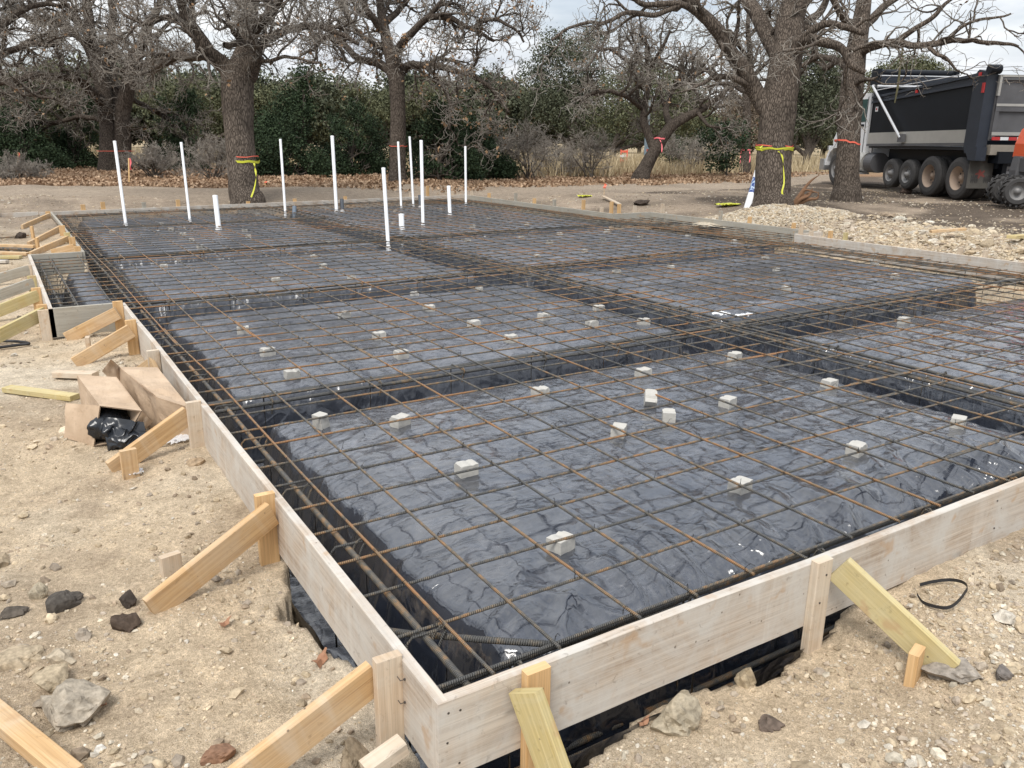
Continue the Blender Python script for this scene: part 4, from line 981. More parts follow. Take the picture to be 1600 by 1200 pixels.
T2 = oak('big forked oak wrapped with yellow caution tape and a red ribbon, behind the left pipes', [
 [(387, 316, 56), (382, 300, 47), (379, 265, 43), (374, 210, 44), (372, 165, 47), (372, 130, 50), (378, 105, 42), (384, 80, 33), (388, 40, 28), (394, -10, 22), (402, -70, 14)],
 [(366, 140, 34), (352, 108, 27), (330, 85, 24, -.3), (308, 55, 21, -.6), (290, 22, 17, -.8), (275, -20, 12, -1), (262, -70, 8)],
 [(386, 120, 30), (398, 96, 22, -.4), (402, 82, 16, -.5), (396, 70, 13, -.8), (380, 66, 11, -1.2), (350, 72, 9, -1.6)],
 [(378, 110, 17), (405, 70, 15, .5), (438, 48, 13, .8), (480, 42, 11, 1), (520, 52, 9, 1), (560, 70, 6, 1)],
 [(330, 90, 14), (300, 88, 12, .4), (268, 92, 10, .8), (240, 104, 8, 1), (215, 98, 6, 1)],
 [(388, 60, 18), (420, 20, 14, -.8), (450, -20, 10, -1.2), (480, -60, 7)],
 [(298, 35, 12), (265, 25, 9, -.8), (230, 35, 7, -1.1), (190, 25, 5, -1.3)],
 [(392, 20, 14), (365, -10, 11, .8), (335, -50, 8, 1.2)],
 [(384, 90, 9), (420, 95, 6, -.8), (455, 88, 5, -1), (500, 95, 4, -1)]], 20.6, 22, M_bark, 1.0, dead=.02)
T3 = oak('oak with one straight dark trunk behind the group of pipes, crown hanging low', [
 [(621, 287, 31), (621, 260, 26), (622, 200, 24), (621, 150, 24), (618, 112, 27), (606, 70, 18), (597, 25, 14), (588, -40, 9)],
 [(620, 125, 18), (634, 105, 14), (665, 102, 12, -.5), (705, 108, 10, -.8), (745, 122, 8, -1), (780, 150, 6, -1), (795, 175, 4, -1)],
 [(617, 118, 16), (590, 98, 13, .5), (560, 92, 11, .8), (530, 62, 9, 1), (505, 62, 8, 1), (490, 80, 5, 1)],
 [(612, 90, 14), (640, 55, 12, -.6), (668, 30, 10, -1), (705, 28, 9, -1.2), (735, 45, 7, -1.2), (770, 62, 5, -1.2)],
 [(603, 55, 13), (575, 20, 10, -.7), (555, -20, 8, -1)],
 [(600, 40, 11), (630, 5, 9, .8), (655, -40, 7, 1)], [(668, 30, 9, -1), (690, 0, 7, -1.2), (715, -40, 5, -1.3)],
 [(665, 102, 9, -.5), (690, 130, 7, -1.4), (705, 165, 5, -2), (700, 205, 3.5, -2.3)],
 [(606, 80, 10), (570, 60, 8, 1.5), (540, 20, 6, 2.2), (520, -30, 5, 2.6)],
 [(735, 45, 7, -1.2), (765, 30, 6, -1.4), (800, 45, 4.5, -1.6), (820, 70, 3.5, -1.6)]], 27.5, 33, M_bark2, 1.0, dead=.16, twig=.0052)
T4 = oak('large grey-brown oak ringed with yellow tape, a white roll leaning on it', [
 [(1206, 323, 68), (1206, 308, 58), (1207, 280, 55), (1211, 225, 53), (1216, 170, 54), (1224, 120, 50), (1231, 75, 47), (1234, 35, 44), (1243, -15, 34), (1252, -80, 22)],
 [(1200, 172, 32), (1184, 148, 27), (1160, 108, 24, -.2), (1135, 72, 22, -.3), (1108, 38, 20, -.5), (1078, 5, 17, -.6), (1050, -25, 14, -.7), (1010, -60, 9)],
 [(1222, 95, 34), (1205, 60, 27, .3), (1185, 22, 23, .6), (1160, -8, 20, .8), (1125, -45, 15, 1)],
 [(1100, 30, 12, -.5), (1072, 10, 10, -.9), (1040, 8, 9, -1.1), (1005, 4, 8, -1.2), (965, -10, 6, -1.4)],
 [(1060, 8, 9, -1), (1020, 22, 8, -1.1), (980, 18, 7, -1.2), (940, 36, 6, -1.3), (905, 42, 5, -1.4), (862, 62, 4, -1.5)],
 [(1228, 92, 24), (1248, 66, 19, -.5), (1275, 62, 16, -.9), (1305, 75, 14, -1.1), (1330, 98, 11, -1.2), (1358, 108, 8, -1.2)],
 [(1242, 78, 14, -.4), (1262, 50, 12, -.8), (1285, 38, 11, -1), (1318, 42, 10, -1.1), (1345, 50, 8, -1.1)],
 [(1240, 50, 20), (1252, 10, 16, .3), (1268, -25, 12, .5)],
 [(1186, 150, 9), (1160, 70, 5, .9)][0:1] + [(1160, 140, 7, .5), (1128, 128, 5, .9), (1100, 135, 4, 1.1)],
 [(1230, 60, 16), (1275, 20, 12, .6), (1300, -20, 9, 1)]], 18.7, 44, M_bark, .85, dead=.01)
T5 = oak('oak with a red ribbon standing in front of the dump truck cab', [
 [(1322, 306, 48), (1323, 294, 40), (1324, 270, 36), (1326, 225, 34), (1327, 180, 36), (1332, 130, 34), (1337, 85, 31), (1344, 40, 27), (1350, 0, 23), (1358, -60, 15)],
 [(1340, 86, 15), (1362, 72, 13, -.5), (1398, 66, 11, -.9), (1440, 68, 10, -1.2), (1480, 62, 9, -1.4), (1520, 60, 7, -1.6), (1560, 68, 6, -1.7), (1592, 74, 4, -1.8)],
 [(1398, 67, 9, -.9), (1430, 45, 8, -1.2), (1462, 22, 7, -1.4), (1490, -5, 5, -1.5)],
 [(1445, 68, 7, -1.2), (1462, 85, 6, -1.3), (1480, 92, 5, -1.4), (1492, 105, 3.5, -1.4)],
 [(1332, 115, 14), (1310, 95, 12, .5), (1285, 88, 9, 1), (1255, 100, 7, 1.3)],
 [(1345, 45, 16), (1375, 15, 12, .6), (1410, -10, 9, .9), (1440, -50, 6)],
 [(1343, 50, 14), (1315, 20, 11, -.6), (1290, -15, 8, -1)],
 [(1480, 62, 7, -1.4), (1510, 40, 5, -1.7), (1545, 30, 4, -1.9), (1580, 20, 3, -2)],
 [(1330, 140, 9), (1345, 125, 8, -.4), (1362, 122, 5, -.7), (1372, 118, 3, -.8)]], 21.6, 55, M_bark, .5, dead=.01)
# the mossy broken stick hanging from the long right limb
tp = dep(1411, 70, 20.6); g = Geo(); P, R = crv([tp, tp + np.array([0, 0, -.5]), tp + np.array([.03, .01, -.95]), tp + np.array([-.02, 0, -1.38])], [.022, .026, .03, .016], 14); add_tube(g, P, R, 7, (.2, 0, 0)); add_tube(g, [P[8], P[8] + np.array([.05, .03, .12])], .012, 5, (.2, 0, 0))
tag(g.build('hanging_branch', leaf_mat('mossy_bark', (.06, .055, .03), (.14, .13, .07))), 'broken mossy branch hanging straight down in front of the dump truck', 'branch')
T6 = oak('small dark oak leaning to the right at the road edge with a pink ribbon', [
 [(1001, 279, 30), (1008, 262, 22), (1020, 240, 19), (1036, 214, 18), (1052, 195, 17), (1075, 182, 13), (1098, 170, 11), (1125, 150, 8), (1150, 120, 6)],
 [(1024, 236, 15), (1012, 208, 13), (1004, 185, 12), (1008, 160, 10), (1014, 130, 9), (1012, 95, 7), (1006, 60, 5)],
 [(1048, 198, 12), (1040, 175, 10, .5), (1048, 150, 8, 1), (1060, 120, 7, 1.3), (1070, 85, 5, 1.5)],
 [(1006, 170, 9), (975, 150, 7, -.8), (940, 145, 6, -1.2), (905, 155, 4, -1.4)],
 [(1012, 130, 7), (985, 100, 6, .8), (960, 80, 5, 1.2), (930, 70, 4, 1.4)],
 [(1014, 110, 6), (1035, 75, 5, -.8), (1050, 50, 4, -1)],
 [(1090, 175, 7), (1105, 195, 5, -.8), (1130, 205, 4, -1)], [(1052, 140, 6, 1), (1085, 120, 5, .4), (1120, 95, 4, 0)]], 30.5, 66, M_bark2, 1.0, dead=.04, twig=.0055)
T7 = oak('slim grey oak with a pink ribbon frame, farther back left of the taped oak', [
 [(1164, 266, 20), (1165, 240, 14), (1167, 190, 13), (1166, 140, 11), (1172, 90, 9), (1168, 40, 7), (1175, -10, 5)],
 [(1167, 170, 8), (1140, 140, 6, .6), (1115, 120, 5, 1), (1090, 95, 4, 1.3)], [(1168, 130, 8), (1195, 100, 6, -.6), (1225, 80, 5, -1)],
 [(1170, 90, 6), (1145, 60, 5, -.8), (1120, 40, 4, -1.2)], [(1168, 60, 5), (1195, 30, 4, .8), (1215, 0, 3, 1)]], 38, 77, M_bark2, 1.0, dead=.03, twig=.006)
T8 = oak('oak mostly outside the left edge, only its bare limbs reaching into the photo', [
 [(-70, 285, 34), (-68, 240, 30), (-60, 180, 28), (-55, 120, 24), (-50, 60, 18), (-45, 0, 12)],
 [(-58, 150, 18), (-30, 110, 14, -.6), (5, 85, 11, -1), (45, 70, 9, -1.3), (85, 75, 6, -1.5)], [(-54, 110, 16), (-20, 60, 12, .5), (20, 25, 10, .9), (65, 5, 8, 1.2), (100, 10, 5, 1.4)],
 [(-52, 90, 14), (-35, 30, 11, .8), (-5, -10, 8, 1)], [(-30, 110, 9, -.6), (10, 130, 7, -1.2), (50, 150, 5, -1.5), (85, 155, 4, -1.7)]], 28, 88, M_bark2, 1.0, dead=.02, twig=.0055)

# leafy evergreen trees
def leafy(label, name, base_px, D, clumps, leafmat, size, per, seed, group, barkm=M_bark2, trunk_w=10, zg=.05, name_f='crown', gap=.45):
    """clumps in photo px at depth D: (px, py, rx_m, ry_m, rz_m, depth offset)"""
    rg = np.random.default_rng(seed); b0 = dep(*base_px, D); b0[2] = float(base(b0[0], b0[1])) if D < 60 else .1
    o = empty(name, b0); tag(o, label, 'tree', group); g = Geo(); gl = Geo()
    for ci, (px, py, rx, ry, rz, off) in enumerate(clumps):
        c = dep(px, py, D + off)
        if trunk_w:
            mid = (b0 * .45 + c * .55) * np.array([1, 1, 1]); mid[:2] += rg.normal(0, .2, 2)
            fork = b0 + np.array([0, 0, .25 * (c[2] - b0[2])]); P, R = crv([b0 - np.array([0, 0, .2]), fork, mid, c + rg.normal(0, .2, 3)], [trunk_w / 2 * D / 1285, trunk_w / 2.6 * D / 1285, trunk_w / 4.5 * D / 1285, .02], 12)
            add_tube(g, P, R, 7, (0.1, 0, 0), caps=False)
            A, Ra = spawn(rg, P[None], R[None], 6, (.5 * rx, 1.1 * rx), (.5, 1.2), .3, 7, .1, .012, .45, .5); g.add(*tubes(A, Ra, 4)[:3], (.4, 0, 0))
        n = int(per * rx * ry * .5 + per * rz * rx * .5)
        d = nrm(rg.normal(size=(n, 3))); rad = rg.random(n) ** (1 / 2.2)
        hsh = fbm(d[:, 0] * 2.6 + ci * 7 + d[:, 2], d[:, 1] * 2.6 - d[:, 2] * 1.7, 1, 3, seed)
        rad = rad * (1 + hsh * .75)
        p = c + d * rad[:, None] * np.array([rx, ry, rz])
        cl = fbm(p[:, 0] * 1.5 + p[:, 2] * .9 + seed, p[:, 1] * 1.1 - p[:, 2] * 1.6, 1.0, 3, seed + 3)
        p = p[(cl > -.12 * (1 - gap) * 2 - .04) & (p[:, 2] > b0[2])]
        leaves(gl, p, 5, size * 1.3, size, rg)
    if trunk_w: g.build('trunk', barkm, o, smooth=True)
    gl.build(name_f, leafmat, o)
    return o
CG = 'dark cedars along the far side of the road'
def cedar(label, px0, px1, ytop, ybase, D, seed, lean=0):
    rg = np.random.default_rng(seed); cx_ = (px0 + px1) / 2; cl = []
    w = (px1 - px0) / 2 * D / 1285; h = (ybase - ytop) * D / 1285
    for k in range(12):
        f = k / 11; rr = w * (1 - .45 * f) * rg.uniform(.5, .72)
        cl.append((cx_ + rg.uniform(-.55, .55) * (px1 - px0) * (1 - .6 * f), ybase - 12 - f * (ybase - ytop - 30), rr, rr, h * .22, rg.uniform(-.5, .5)))
    cl += [(px0 + (px1 - px0) * q, ybase - 20 - 18 * (q == .5), w * .45, w * .45, h * .2, 0) for q in (.12, .32, .5, .7, .9)]
    return leafy(label, 'cedar_tree', (cx_, ybase - 4), D, cl, M_cedar, .056, 1350, seed, CG, trunk_w=6, gap=.75)
cedar('broad dark cedar at the far left, behind the pink-flagged stake', -10, 105, 128, 278, 35, 201)
cedar('dark cedar filling the space left of the twin-stemmed oak', 78, 165, 130, 280, 37, 202)
cedar('dark cedar between the twin-stemmed oak and the taped oak', 235, 330, 145, 278, 36, 203)
cedar('wide dark green cedar just right of the taped oak', 392, 505, 118, 285, 31, 204)
cedar('dark cedar between the tallest white pipe and the straight trunk', 490, 600, 165, 283, 33, 205)
cedar('dense dark green cedar right of the straight oak trunk', 632, 740, 150, 286, 29, 206)
cedar('low dark cedar at the right end of the cedar row', 712, 800, 178, 284, 30, 207)
LG = 'evergreen oaks in the background'
leafy('tall open live oak with rounded grey-green tufts, right of centre', 'live_oak_tree', (895, 225), 52, [(872, 75, 1.6, 1.6, 1.2, 0), (845, 110, 1.5, 1.5, 1.1, .5), (905, 95, 1.9, 1.6, 1.3, -.5), (925, 60, 1.2, 1.2, 1.0, 0), (880, 140, 2.4, 2, 1.2, 0), (930, 135, 1.8, 1.8, 1.2, 1), (850, 165, 2.0, 2, 1.2, 0), (905, 180, 2.6, 2.2, 1.3, 0)], M_live, .085, 300, 301, LG, trunk_w=9)
leafy('dark live oak hanging over the dry grass behind the leaning oak', 'live_oak_tree', (960, 225), 50, [(975, 150, 2.2, 2, 1.4, 0), (1010, 120, 2.2, 2, 1.4, 1), (1060, 140, 2.4, 2, 1.4, 0), (985, 185, 2.6, 2, 1.2, 0), (1060, 185, 2.4, 2, 1.0, 0)], M_olive, .085, 300, 302, LG, trunk_w=9)
leafy('dark spreading live oak with several leaning stems, between the two ribboned oaks', 'live_oak_tree', (1262, 238), 44, [(1255, 95, 1.7, 1.7, 1.2, 0), (1285, 120, 1.8, 1.8, 1.3, 0), (1250, 150, 1.9, 1.8, 1.2, .5), (1295, 165, 1.6, 1.5, 1.3, -.5), (1275, 195, 1.7, 1.5, .9, 0), (1225, 190, 1.3, 1.3, .9, 0), (1310, 120, 1.2, 1.2, 1.2, .5)], M_live, .075, 430, 303, LG, trunk_w=11)
leafy('rounded pale live oak crown rising above the dump truck', 'live_oak_tree', (1425, 225), 62, [(1425, 112, 2.6, 2.2, 1.3, 0), (1392, 125, 1.9, 2, 1.2, 0), (1458, 125, 1.9, 2, 1.1, 0), (1420, 145, 3.2, 2.4, 1.6, 0)], M_olive, .10, 420, 304, LG, trunk_w=8)
leafy('glossy green bush standing left of the slim grey oak', 'evergreen_bush', (1135, 272), 34, [(1118, 215, .9, .8, .6, 0), (1140, 225, .9, .8, .7, 0), (1128, 252, .8, .7, .5, 0), (1150, 205, .7, .7, .5, 0)], M_cedar, .07, 420, 305, LG, trunk_w=3, gap=.2)
leafy('small dark bush to the right of the leaning oak', 'evergreen_bush', (1050, 252), 42, [(1045, 232, .9, .8, .8, 0), (1058, 240, .7, .7, .6, 0)], M_cedar, .07, 420, 306, LG, trunk_w=2)
leafy('olive live oak filling the gap behind the cedars and the straight oak trunk', 'live_oak_tree', (560, 230), 50, [(510, 168, 1.9, 2, .9, 0), (550, 148, 1.8, 2, .9, 0), (590, 178, 2.1, 2, .9, 0), (640, 158, 1.8, 2, .9, 0), (680, 148, 1.6, 2, .9, 0), (545, 208, 2.4, 2, .9, 0), (700, 188, 1.8, 2, .9, 0)], M_olive, .085, 420, 307, LG, trunk_w=9)
leafy('grey-green live oak showing behind the fork of the taped oak', 'live_oak_tree', (320, 235), 48, [(255, 158, 1.8, 2, .9, 0), (300, 143, 1.9, 2, .9, 0), (345, 163, 1.8, 2, .9, 0), (420, 153, 1.6, 2, .9, 0), (455, 163, 1.6, 2, .9, 0), (290, 193, 2.2, 2, .9, 0)], M_olive, .085, 420, 308, LG, trunk_w=9)
leafy('olive live oak behind the far left cedar', 'live_oak_tree', (60, 235), 50, [(10, 148, 1.9, 2, .9, 0), (55, 158, 2.1, 2, .9, 0), (110, 153, 1.9, 2, .9, 0), (20, 188, 2.1, 2, .9, 0), (90, 188, 2.1, 2, .9, 0)], M_olive, .085, 420, 309, LG, trunk_w=9)
# the wood beyond the field: individual trees copied from four source trees
protos = []
for k, (mt, sd_k, sz, pr) in enumerate(((M_live, 401, .15, 150), (M_olive, 402, .15, 140), (M_brush, 403, .11, 110), (M_live, 404, .14, 170))):
    rg_ = np.random.default_rng(sd_k)
    cl_ = [(800 + rg_.uniform(-62, 62), 212 - rg_.uniform(0, 1) ** .8 * 66, rg_.uniform(1.4, 2.3), 2.0, rg_.uniform(1.0, 1.7), rg_.uniform(-1, 1)) for _ in range(15)]
    protos.append(leafy('proto', 'woodland_tree', (800, 222), 56, cl_, mt, sz, pr, sd_k, 'trees of the distant wood', trunk_w=9, gap=.62))
kinds = ['dark green live oak', 'olive live oak', 'bare brown thicket tree', 'deep green live oak']
spots = [(x + random.uniform(-14, 14), random.uniform(50, 62), random.uniform(.9, 1.1)) for x in range(-60, 790, 58)]
spots += [(x + random.uniform(-14, 14), random.uniform(58, 74), random.uniform(.9, 1.1)) for x in range(820, 1330, 120)]
spots += [(x, random.uniform(85, 110), 1.0) for x in range(-40, 1340, 80)] + [(1352, 66, .8), (1395, 70, .75), (1500, 130, .6), (1570, 135, .6)]
cnt = {}
for i, (px, D, s_) in enumerate(spots):
    k = [0, 1, 3, 1, 2, 0, 1][i % 7]
    o = copy_tree(protos[k]) if k in cnt else protos[k]
    cnt[k] = 1
    p = dep(px, 214, D); o.location = (p[0], p[1], 0.0); o.rotation_euler.z = random.uniform(0, 6.28); o.scale = (s_, s_, s_ * random.uniform(.85, 1.1))
    tag(o, f'{kinds[k]} in the distant wood beyond the dry field', 'tree', 'trees of the distant wood')

# ------------------------------------------------------------------ dirt road
def strip(px_pts, w, name, mat, col, dz=.02, nseg=120, nw=14):
    C_ = np.array([ground_at(*q) if len(q) == 2 else q for q in px_pts]); P, _ = crv(C_, np.ones(len(C_)), nseg)
    T = nrm(np.gradient(P[:, :2], axis=0)); N_ = np.column_stack([-T[:, 1], T[:, 0]]); u_ = np.linspace(-1, 1, nw)
    XY = P[:, None, :2] + N_[:, None] * (u_[None, :, None] * w / 2)
    x, y = XY[..., 0], XY[..., 1]
    z = bilin(gx, gy, GZ, x, y) * 0 + base(x, y) + dz - .07 * np.abs(u_)[None] ** 6 - .025 * (np.exp(-((np.abs(u_) - .45) / .13) ** 2))[None] + .03 * fbm(x, y, .8, 3, 501) + .02
    i_, j_ = np.meshgrid(np.arange(nseg - 1), np.arange(nw - 1), indexing='ij'); a = i_ * nw + j_
    c = np.broadcast_to(col, (nseg, nw, 3)) * (1 + .5 * fbm(x * .5, y * .5, 1.0, 3, 502))[..., None]
    g = Geo(); g.add(np.stack([x, y, z], -1).reshape(-1, 3), np.stack([a, a + nw, a + nw + 1, a + 1], -1).reshape(-1, 4)[:, ::-1], None, c.reshape(-1, 3))
    o = g.build(name, mat, smooth=True); o['kind'] = 'structure'; return o
strip([(-500, 300), (-100, 297), (150, 298), (400, 300), (700, 297), (900, 296), (1080, 290), (1200, 283), (1262, 272), (1285, 262), (1300, 255)], 4.2, 'dirt_road', M_soil, (.285, .238, .19), nseg=240, nw=26)

# ------------------------------------------------------------------ leaf litter, dry grass, brush
def world_dl(depth, lat):
    f = np.array([RW[0, 2], RW[1, 2]]); f = f / np.linalg.norm(f); r = np.array([f[1], -f[0]])
    return CAM[0] + f[0] * depth + r[0] * lat, CAM[1] + f[1] * depth + r[1] * lat
g = Geo(); n = 60000
dpt = rng.uniform(23.5, 42, n); lt = rng.uniform(-.72, .50, n) * dpt; px_l = lt / dpt * 1285 + 800
ls = np.interp(px_l, [-200, 300, 700, 1000, 1160, 1260, 1500], [24.6, 24.8, 25.5, 28.5, 30, 38, 60])
k = (dpt > ls + rng.exponential(.5, n) - .5) & (fbm(dpt, lt, 1.2, 3, 511) > -.12) & (rng.random(n) < np.exp(-(dpt - ls) / 9)); dpt, lt = dpt[k], lt[k]
x, y = world_dl(dpt, lt)
pts = np.column_stack([x, y, base(x, y) + .045 + .03 * rng.random(len(x))]); leaves(g, pts, 2, np.array([.12, .12, .018]), .085, rng, 0, None, 1.3)
tag(g.build('leaf_litter', M_litter), 'fallen brown oak leaves carpeting the ground beyond the dirt road', 'leaf litter', kind='stuff')
g = Geo(); n = 52000
dpt = rng.uniform(32, 60, n); lt = rng.uniform(-.72, .45, n) * dpt; px_l = lt / dpt * 1285 + 800
k = (fbm(dpt, lt, 3, 3, 512) > -.05) & ((px_l > 770) & (dpt > np.interp(px_l, [770, 850, 1000, 1300], [31, 32, 33, 42])) | (dpt > 41)); dpt, lt = dpt[k], lt[k]
x, y = world_dl(dpt, lt); b0 = np.column_stack([x, y, base(x, y)]); h = rng.uniform(.35, .95, len(x)) * (1 + .6 * fbm(x, y, 3, 2, 513)); tilt = rng.normal(0, .22, (len(x), 2)) * h[:, None]
wv = nrm(rng.normal(size=(len(x), 3)) * [1, 1, 0]) * .022
tip = b0 + np.column_stack([tilt, h]); V = np.stack([b0 - wv, b0 + wv, tip], 1).reshape(-1, 3); g.add(V, np.arange(len(V)).reshape(-1, 3))
tag(g.build('dry_grass', M_dry), 'tall straw-coloured dry grass beyond the leaf litter', 'grass', kind='stuff')
def bush(label, px, py, D, h, n, seed, mat=M_brush, spread=.55, cat='shrub'):
    rg = np.random.default_rng(seed); b0 = dep(px, py, D); b0[2] = float(base(b0[0], b0[1])); o = empty('bare_shrub', b0); tag(o, label, cat, 'bare shrubs at the edge of the dry grass')
    P0 = np.repeat(b0[None], n, 0) + rg.normal(0, .12, (n, 3)) * [1, 1, 0]; d = nrm(np.column_stack([rg.normal(0, spread, n), rg.normal(0, spread, n), np.ones(n)]))
    S = 10; O = np.zeros((n, S, 3)); O[:, 0] = P0
    for s_ in range(1, S): d = nrm(d + rg.normal(0, .16, d.shape)); O[:, s_] = O[:, s_ - 1] + d * h / (S - 1) * rg.uniform(.8, 1.2, (n, 1))
    R = np.linspace(.028, .008, S)[None] * np.ones((n, 1)); g = Geo(); g.add(*tubes(O, R, 5)[:3], (.2, 0, 0)); g.build('stem', M_bark2, o)
    A, Ra = spawn(rg, O, R, 7, (.3 * h, .6 * h), (.4, 1.0), .25, 7, .05, .007, .3, .6); B, Rb = spawn(rg, A, Ra, 6, (.12 * h, .35 * h), (.4, 1.1), .3, 5, .03, .005, .2, .7)
    C2, Rc = spawn(rg, B, Rb, 4, (.08 * h, .2 * h), (.4, 1.1), .3, 4, .03, .004, .2, .8)
    g = Geo(); g.add(*tubes(A, Ra, 4)[:3], (.6, 0, 0)); g.add(*tubes(B, Rb, 3)[:3], (.8, 0, 0)); g.add(*tubes(C2, Rc, 3)[:3], (.9, 0, 0)); g.build('twigs', M_bark2, o)
bush('bare multi-stemmed shrub curving upwards left of the leaning oak', 922, 272, 31.5, 1.5, 9, 601)
bush('thin brown bare shrub at the right end of the cedar row', 822, 275, 30.5, 1.6, 12, 602)
bush('low grey bare shrub between the cedars and the curved shrub', 868, 272, 33, 1.2, 12, 603)
bush('wispy pale shrub right of the leaning oak in the dry grass', 1075, 262, 38, 1.6, 12, 604)
bush('brown bare brush under the oak between the first two left pipes', 240, 285, 30, 1.0, 14, 605)
bush('tangled dead branches piled at the far left of the road edge', 35, 290, 27, .8, 16, 606, spread=1.6)
bush('scrubby bare bush between the taped oak and the cedar to its left', 335, 280, 29, 1.2, 14, 607)

# ------------------------------------------------------------------ small site objects
M_orange = plain('fluorescent_pink', (.85, .16, .10), .5, 0, .1)
M_pink = plain('pink_ribbon', (.85, .18, .20), .5, 0, .1)
M_yellow = plain('caution_yellow', (.55, .56, .04), .4, 0, .12, 20)
M_lath = plain('lath_wood', (.55, .36, .17), .8)
def strip3(g, P, w, wd):
    P = np.asarray(P, float); wd = np.asarray(wd, float); wd = np.broadcast_to(wd, P.shape); a = P - wd * w / 2; b = P + wd * w / 2; n = len(P)
    th = nrm(np.cross(np.gradient(P, axis=0), wd)) * .001
    V = np.concatenate([a + th, b + th, a - th, b - th]); i = np.arange(n - 1)
    F = np.concatenate([np.stack([i, i + 1, i + 1 + n, i + n], 1), np.stack([i + 2 * n, i + 3 * n, i + 1 + 3 * n, i + 1 + 2 * n], 1)])
    g.add(V, F); return g
def tape_ring(name, label, cat, pxc, py, D, wpx, width, mat, tilt=(0, 0), tail=None, wob=.03, turns=1, seed=1):
    c = dep(pxc, py, D); r = wpx / 2 * D / 1285; g = Geo(); a = np.linspace(0, 2 * math.pi, 60)
    for k in range(turns):
        w_ = wob * fbm(a * 2, a * 0 + k * 3, 1, 2, seed + k) * 2; w_[-1] = w_[0]
        P = np.column_stack([c[0] + (r * 1.09 + .012 * k) * np.cos(a), c[1] + (r * 1.09 + .012 * k) * np.sin(a), c[2] + k * .03 + w_ + tilt[0] * np.cos(a) + tilt[1] * np.sin(a)])
        strip3(g, P, width * (1 if k == 0 else .7), (0, 0, 1))
    if tail:
        for kk, tl in enumerate(tail):
            pts = [dep(px, py2, D - r * 1.15) for px, py2 in tl]; P, _ = crv(pts, np.ones(len(pts)), 40)
            tw_ = np.linspace(0, 9, 40) + 1.5 * np.sin(np.linspace(0, 5, 40)); rt = RW[:, 0]; fw = RW[:, 2]
            strip3(g, P, width * .85, np.cos(tw_)[:, None] * rt + np.sin(tw_)[:, None] * .35 * fw)
    tag(g.build(name, mat), label, cat)
tape_ring('caution_tape', 'yellow caution tape tied round the forked oak with one end hanging to the ground', 'tape', 382, 252, 20.6, 42, .055, M_yellow, tail=[[(397, 255), (400, 275), (397, 295), (390, 314)]], seed=3)
tape_ring('marking_ribbon', 'thin red ribbon round the forked oak just above the yellow tape', 'ribbon', 380, 244, 20.6, 42, .02, M_orange, seed=4)
tape_ring('caution_tape', 'yellow caution tape round the largest oak with a knotted end hanging down its right side', 'tape', 1210, 233, 18.7, 52, .045, M_yellow, turns=2, tail=[[(1216, 236), (1222, 244), (1224, 262), (1225, 285), (1222, 300), (1225, 313)], [(1190, 236), (1188, 231), (1192, 227)]], seed=5)
tape_ring('marking_ribbon', 'thin red ribbon sloping round the largest oak above its yellow tape', 'ribbon', 1210, 226, 18.7, 52, .022, M_orange, tilt=(.03, .03), seed=6)
tape_ring('marking_ribbon', 'red ribbon tied round the oak in front of the dump truck', 'ribbon', 1324, 222, 21.6, 36, .04, M_orange, tilt=(-.05, .03), seed=7)
tape_ring('marking_ribbon', 'red ribbon round the dark twin-stemmed oak', 'ribbon', 181, 236, 34, 50, .018, M_orange, seed=8)
tape_ring('marking_ribbon', 'pink ribbon with two ends hanging from the slim grey oak', 'ribbon', 1165, 234, 38, 14, .06, M_pink, tail=[[(1158, 234), (1157, 245), (1156, 255)], [(1171, 234), (1172, 245), (1171, 254)]], seed=9)
tape_ring('marking_ribbon', 'pink ribbon hanging from the small leaning oak', 'ribbon', 1031, 216, 30.5, 20, .05, M_pink, tail=[[(1030, 216), (1034, 226), (1034, 238)]], seed=10)
tape_ring('marking_ribbon', 'thin red ribbon round the straight trunk behind the pipe group', 'ribbon', 622, 228, 27.5, 26, .018, M_orange, seed=11)
def flag_stake(px, py0, py1, label, flagc=M_orange, D=None, lath=M_lath, w=.04):
    b0 = ground_at(px, py0) if D is None else dep(px, py0, D); D = (RW.T @ (b0 - CAM))[2]; t0 = dep(px, py1, D); o = empty('survey_stake', b0); tag(o, label, 'stake', 'survey stakes')
    g = Geo(); lumber(g, b0 - np.array([0, 0, .15]), t0, w, .012, RW[:, 0], bev=.001); g.build('lath', lath, o)
    g = Geo(); hh = t0[2] - b0[2]; P = [t0 + np.array([.01, -.01, -.0]), t0 + np.array([.03, -.02, -hh * .15]), t0 + np.array([-.01, -.03, -hh * .3]), t0 + np.array([.02, -.02, -hh * .42])]; P, _ = crv(P, np.ones(4), 12)
    strip3(g, P, .07, RW[:, 0]); g.build('flag', flagc, o)
flag_stake(28, 268, 238, 'wooden survey stake with a red flag before the broad far-left cedar')
flag_stake(201, 291, 247, 'survey stake with a bright pink flag beside the twin-stemmed oak', M_pink)
flag_stake(1011, 280, 233, 'rust-red painted stake standing against the leaning oak', M_orange, None, M_orange)
flag_stake(944, 305, 287, 'short wire marker with an orange flag beyond the far right forms', M_orange, None, M_lath, .01)
flag_stake(414, 290, 283, 'short red-tipped peg right of the forked oak', M_orange)
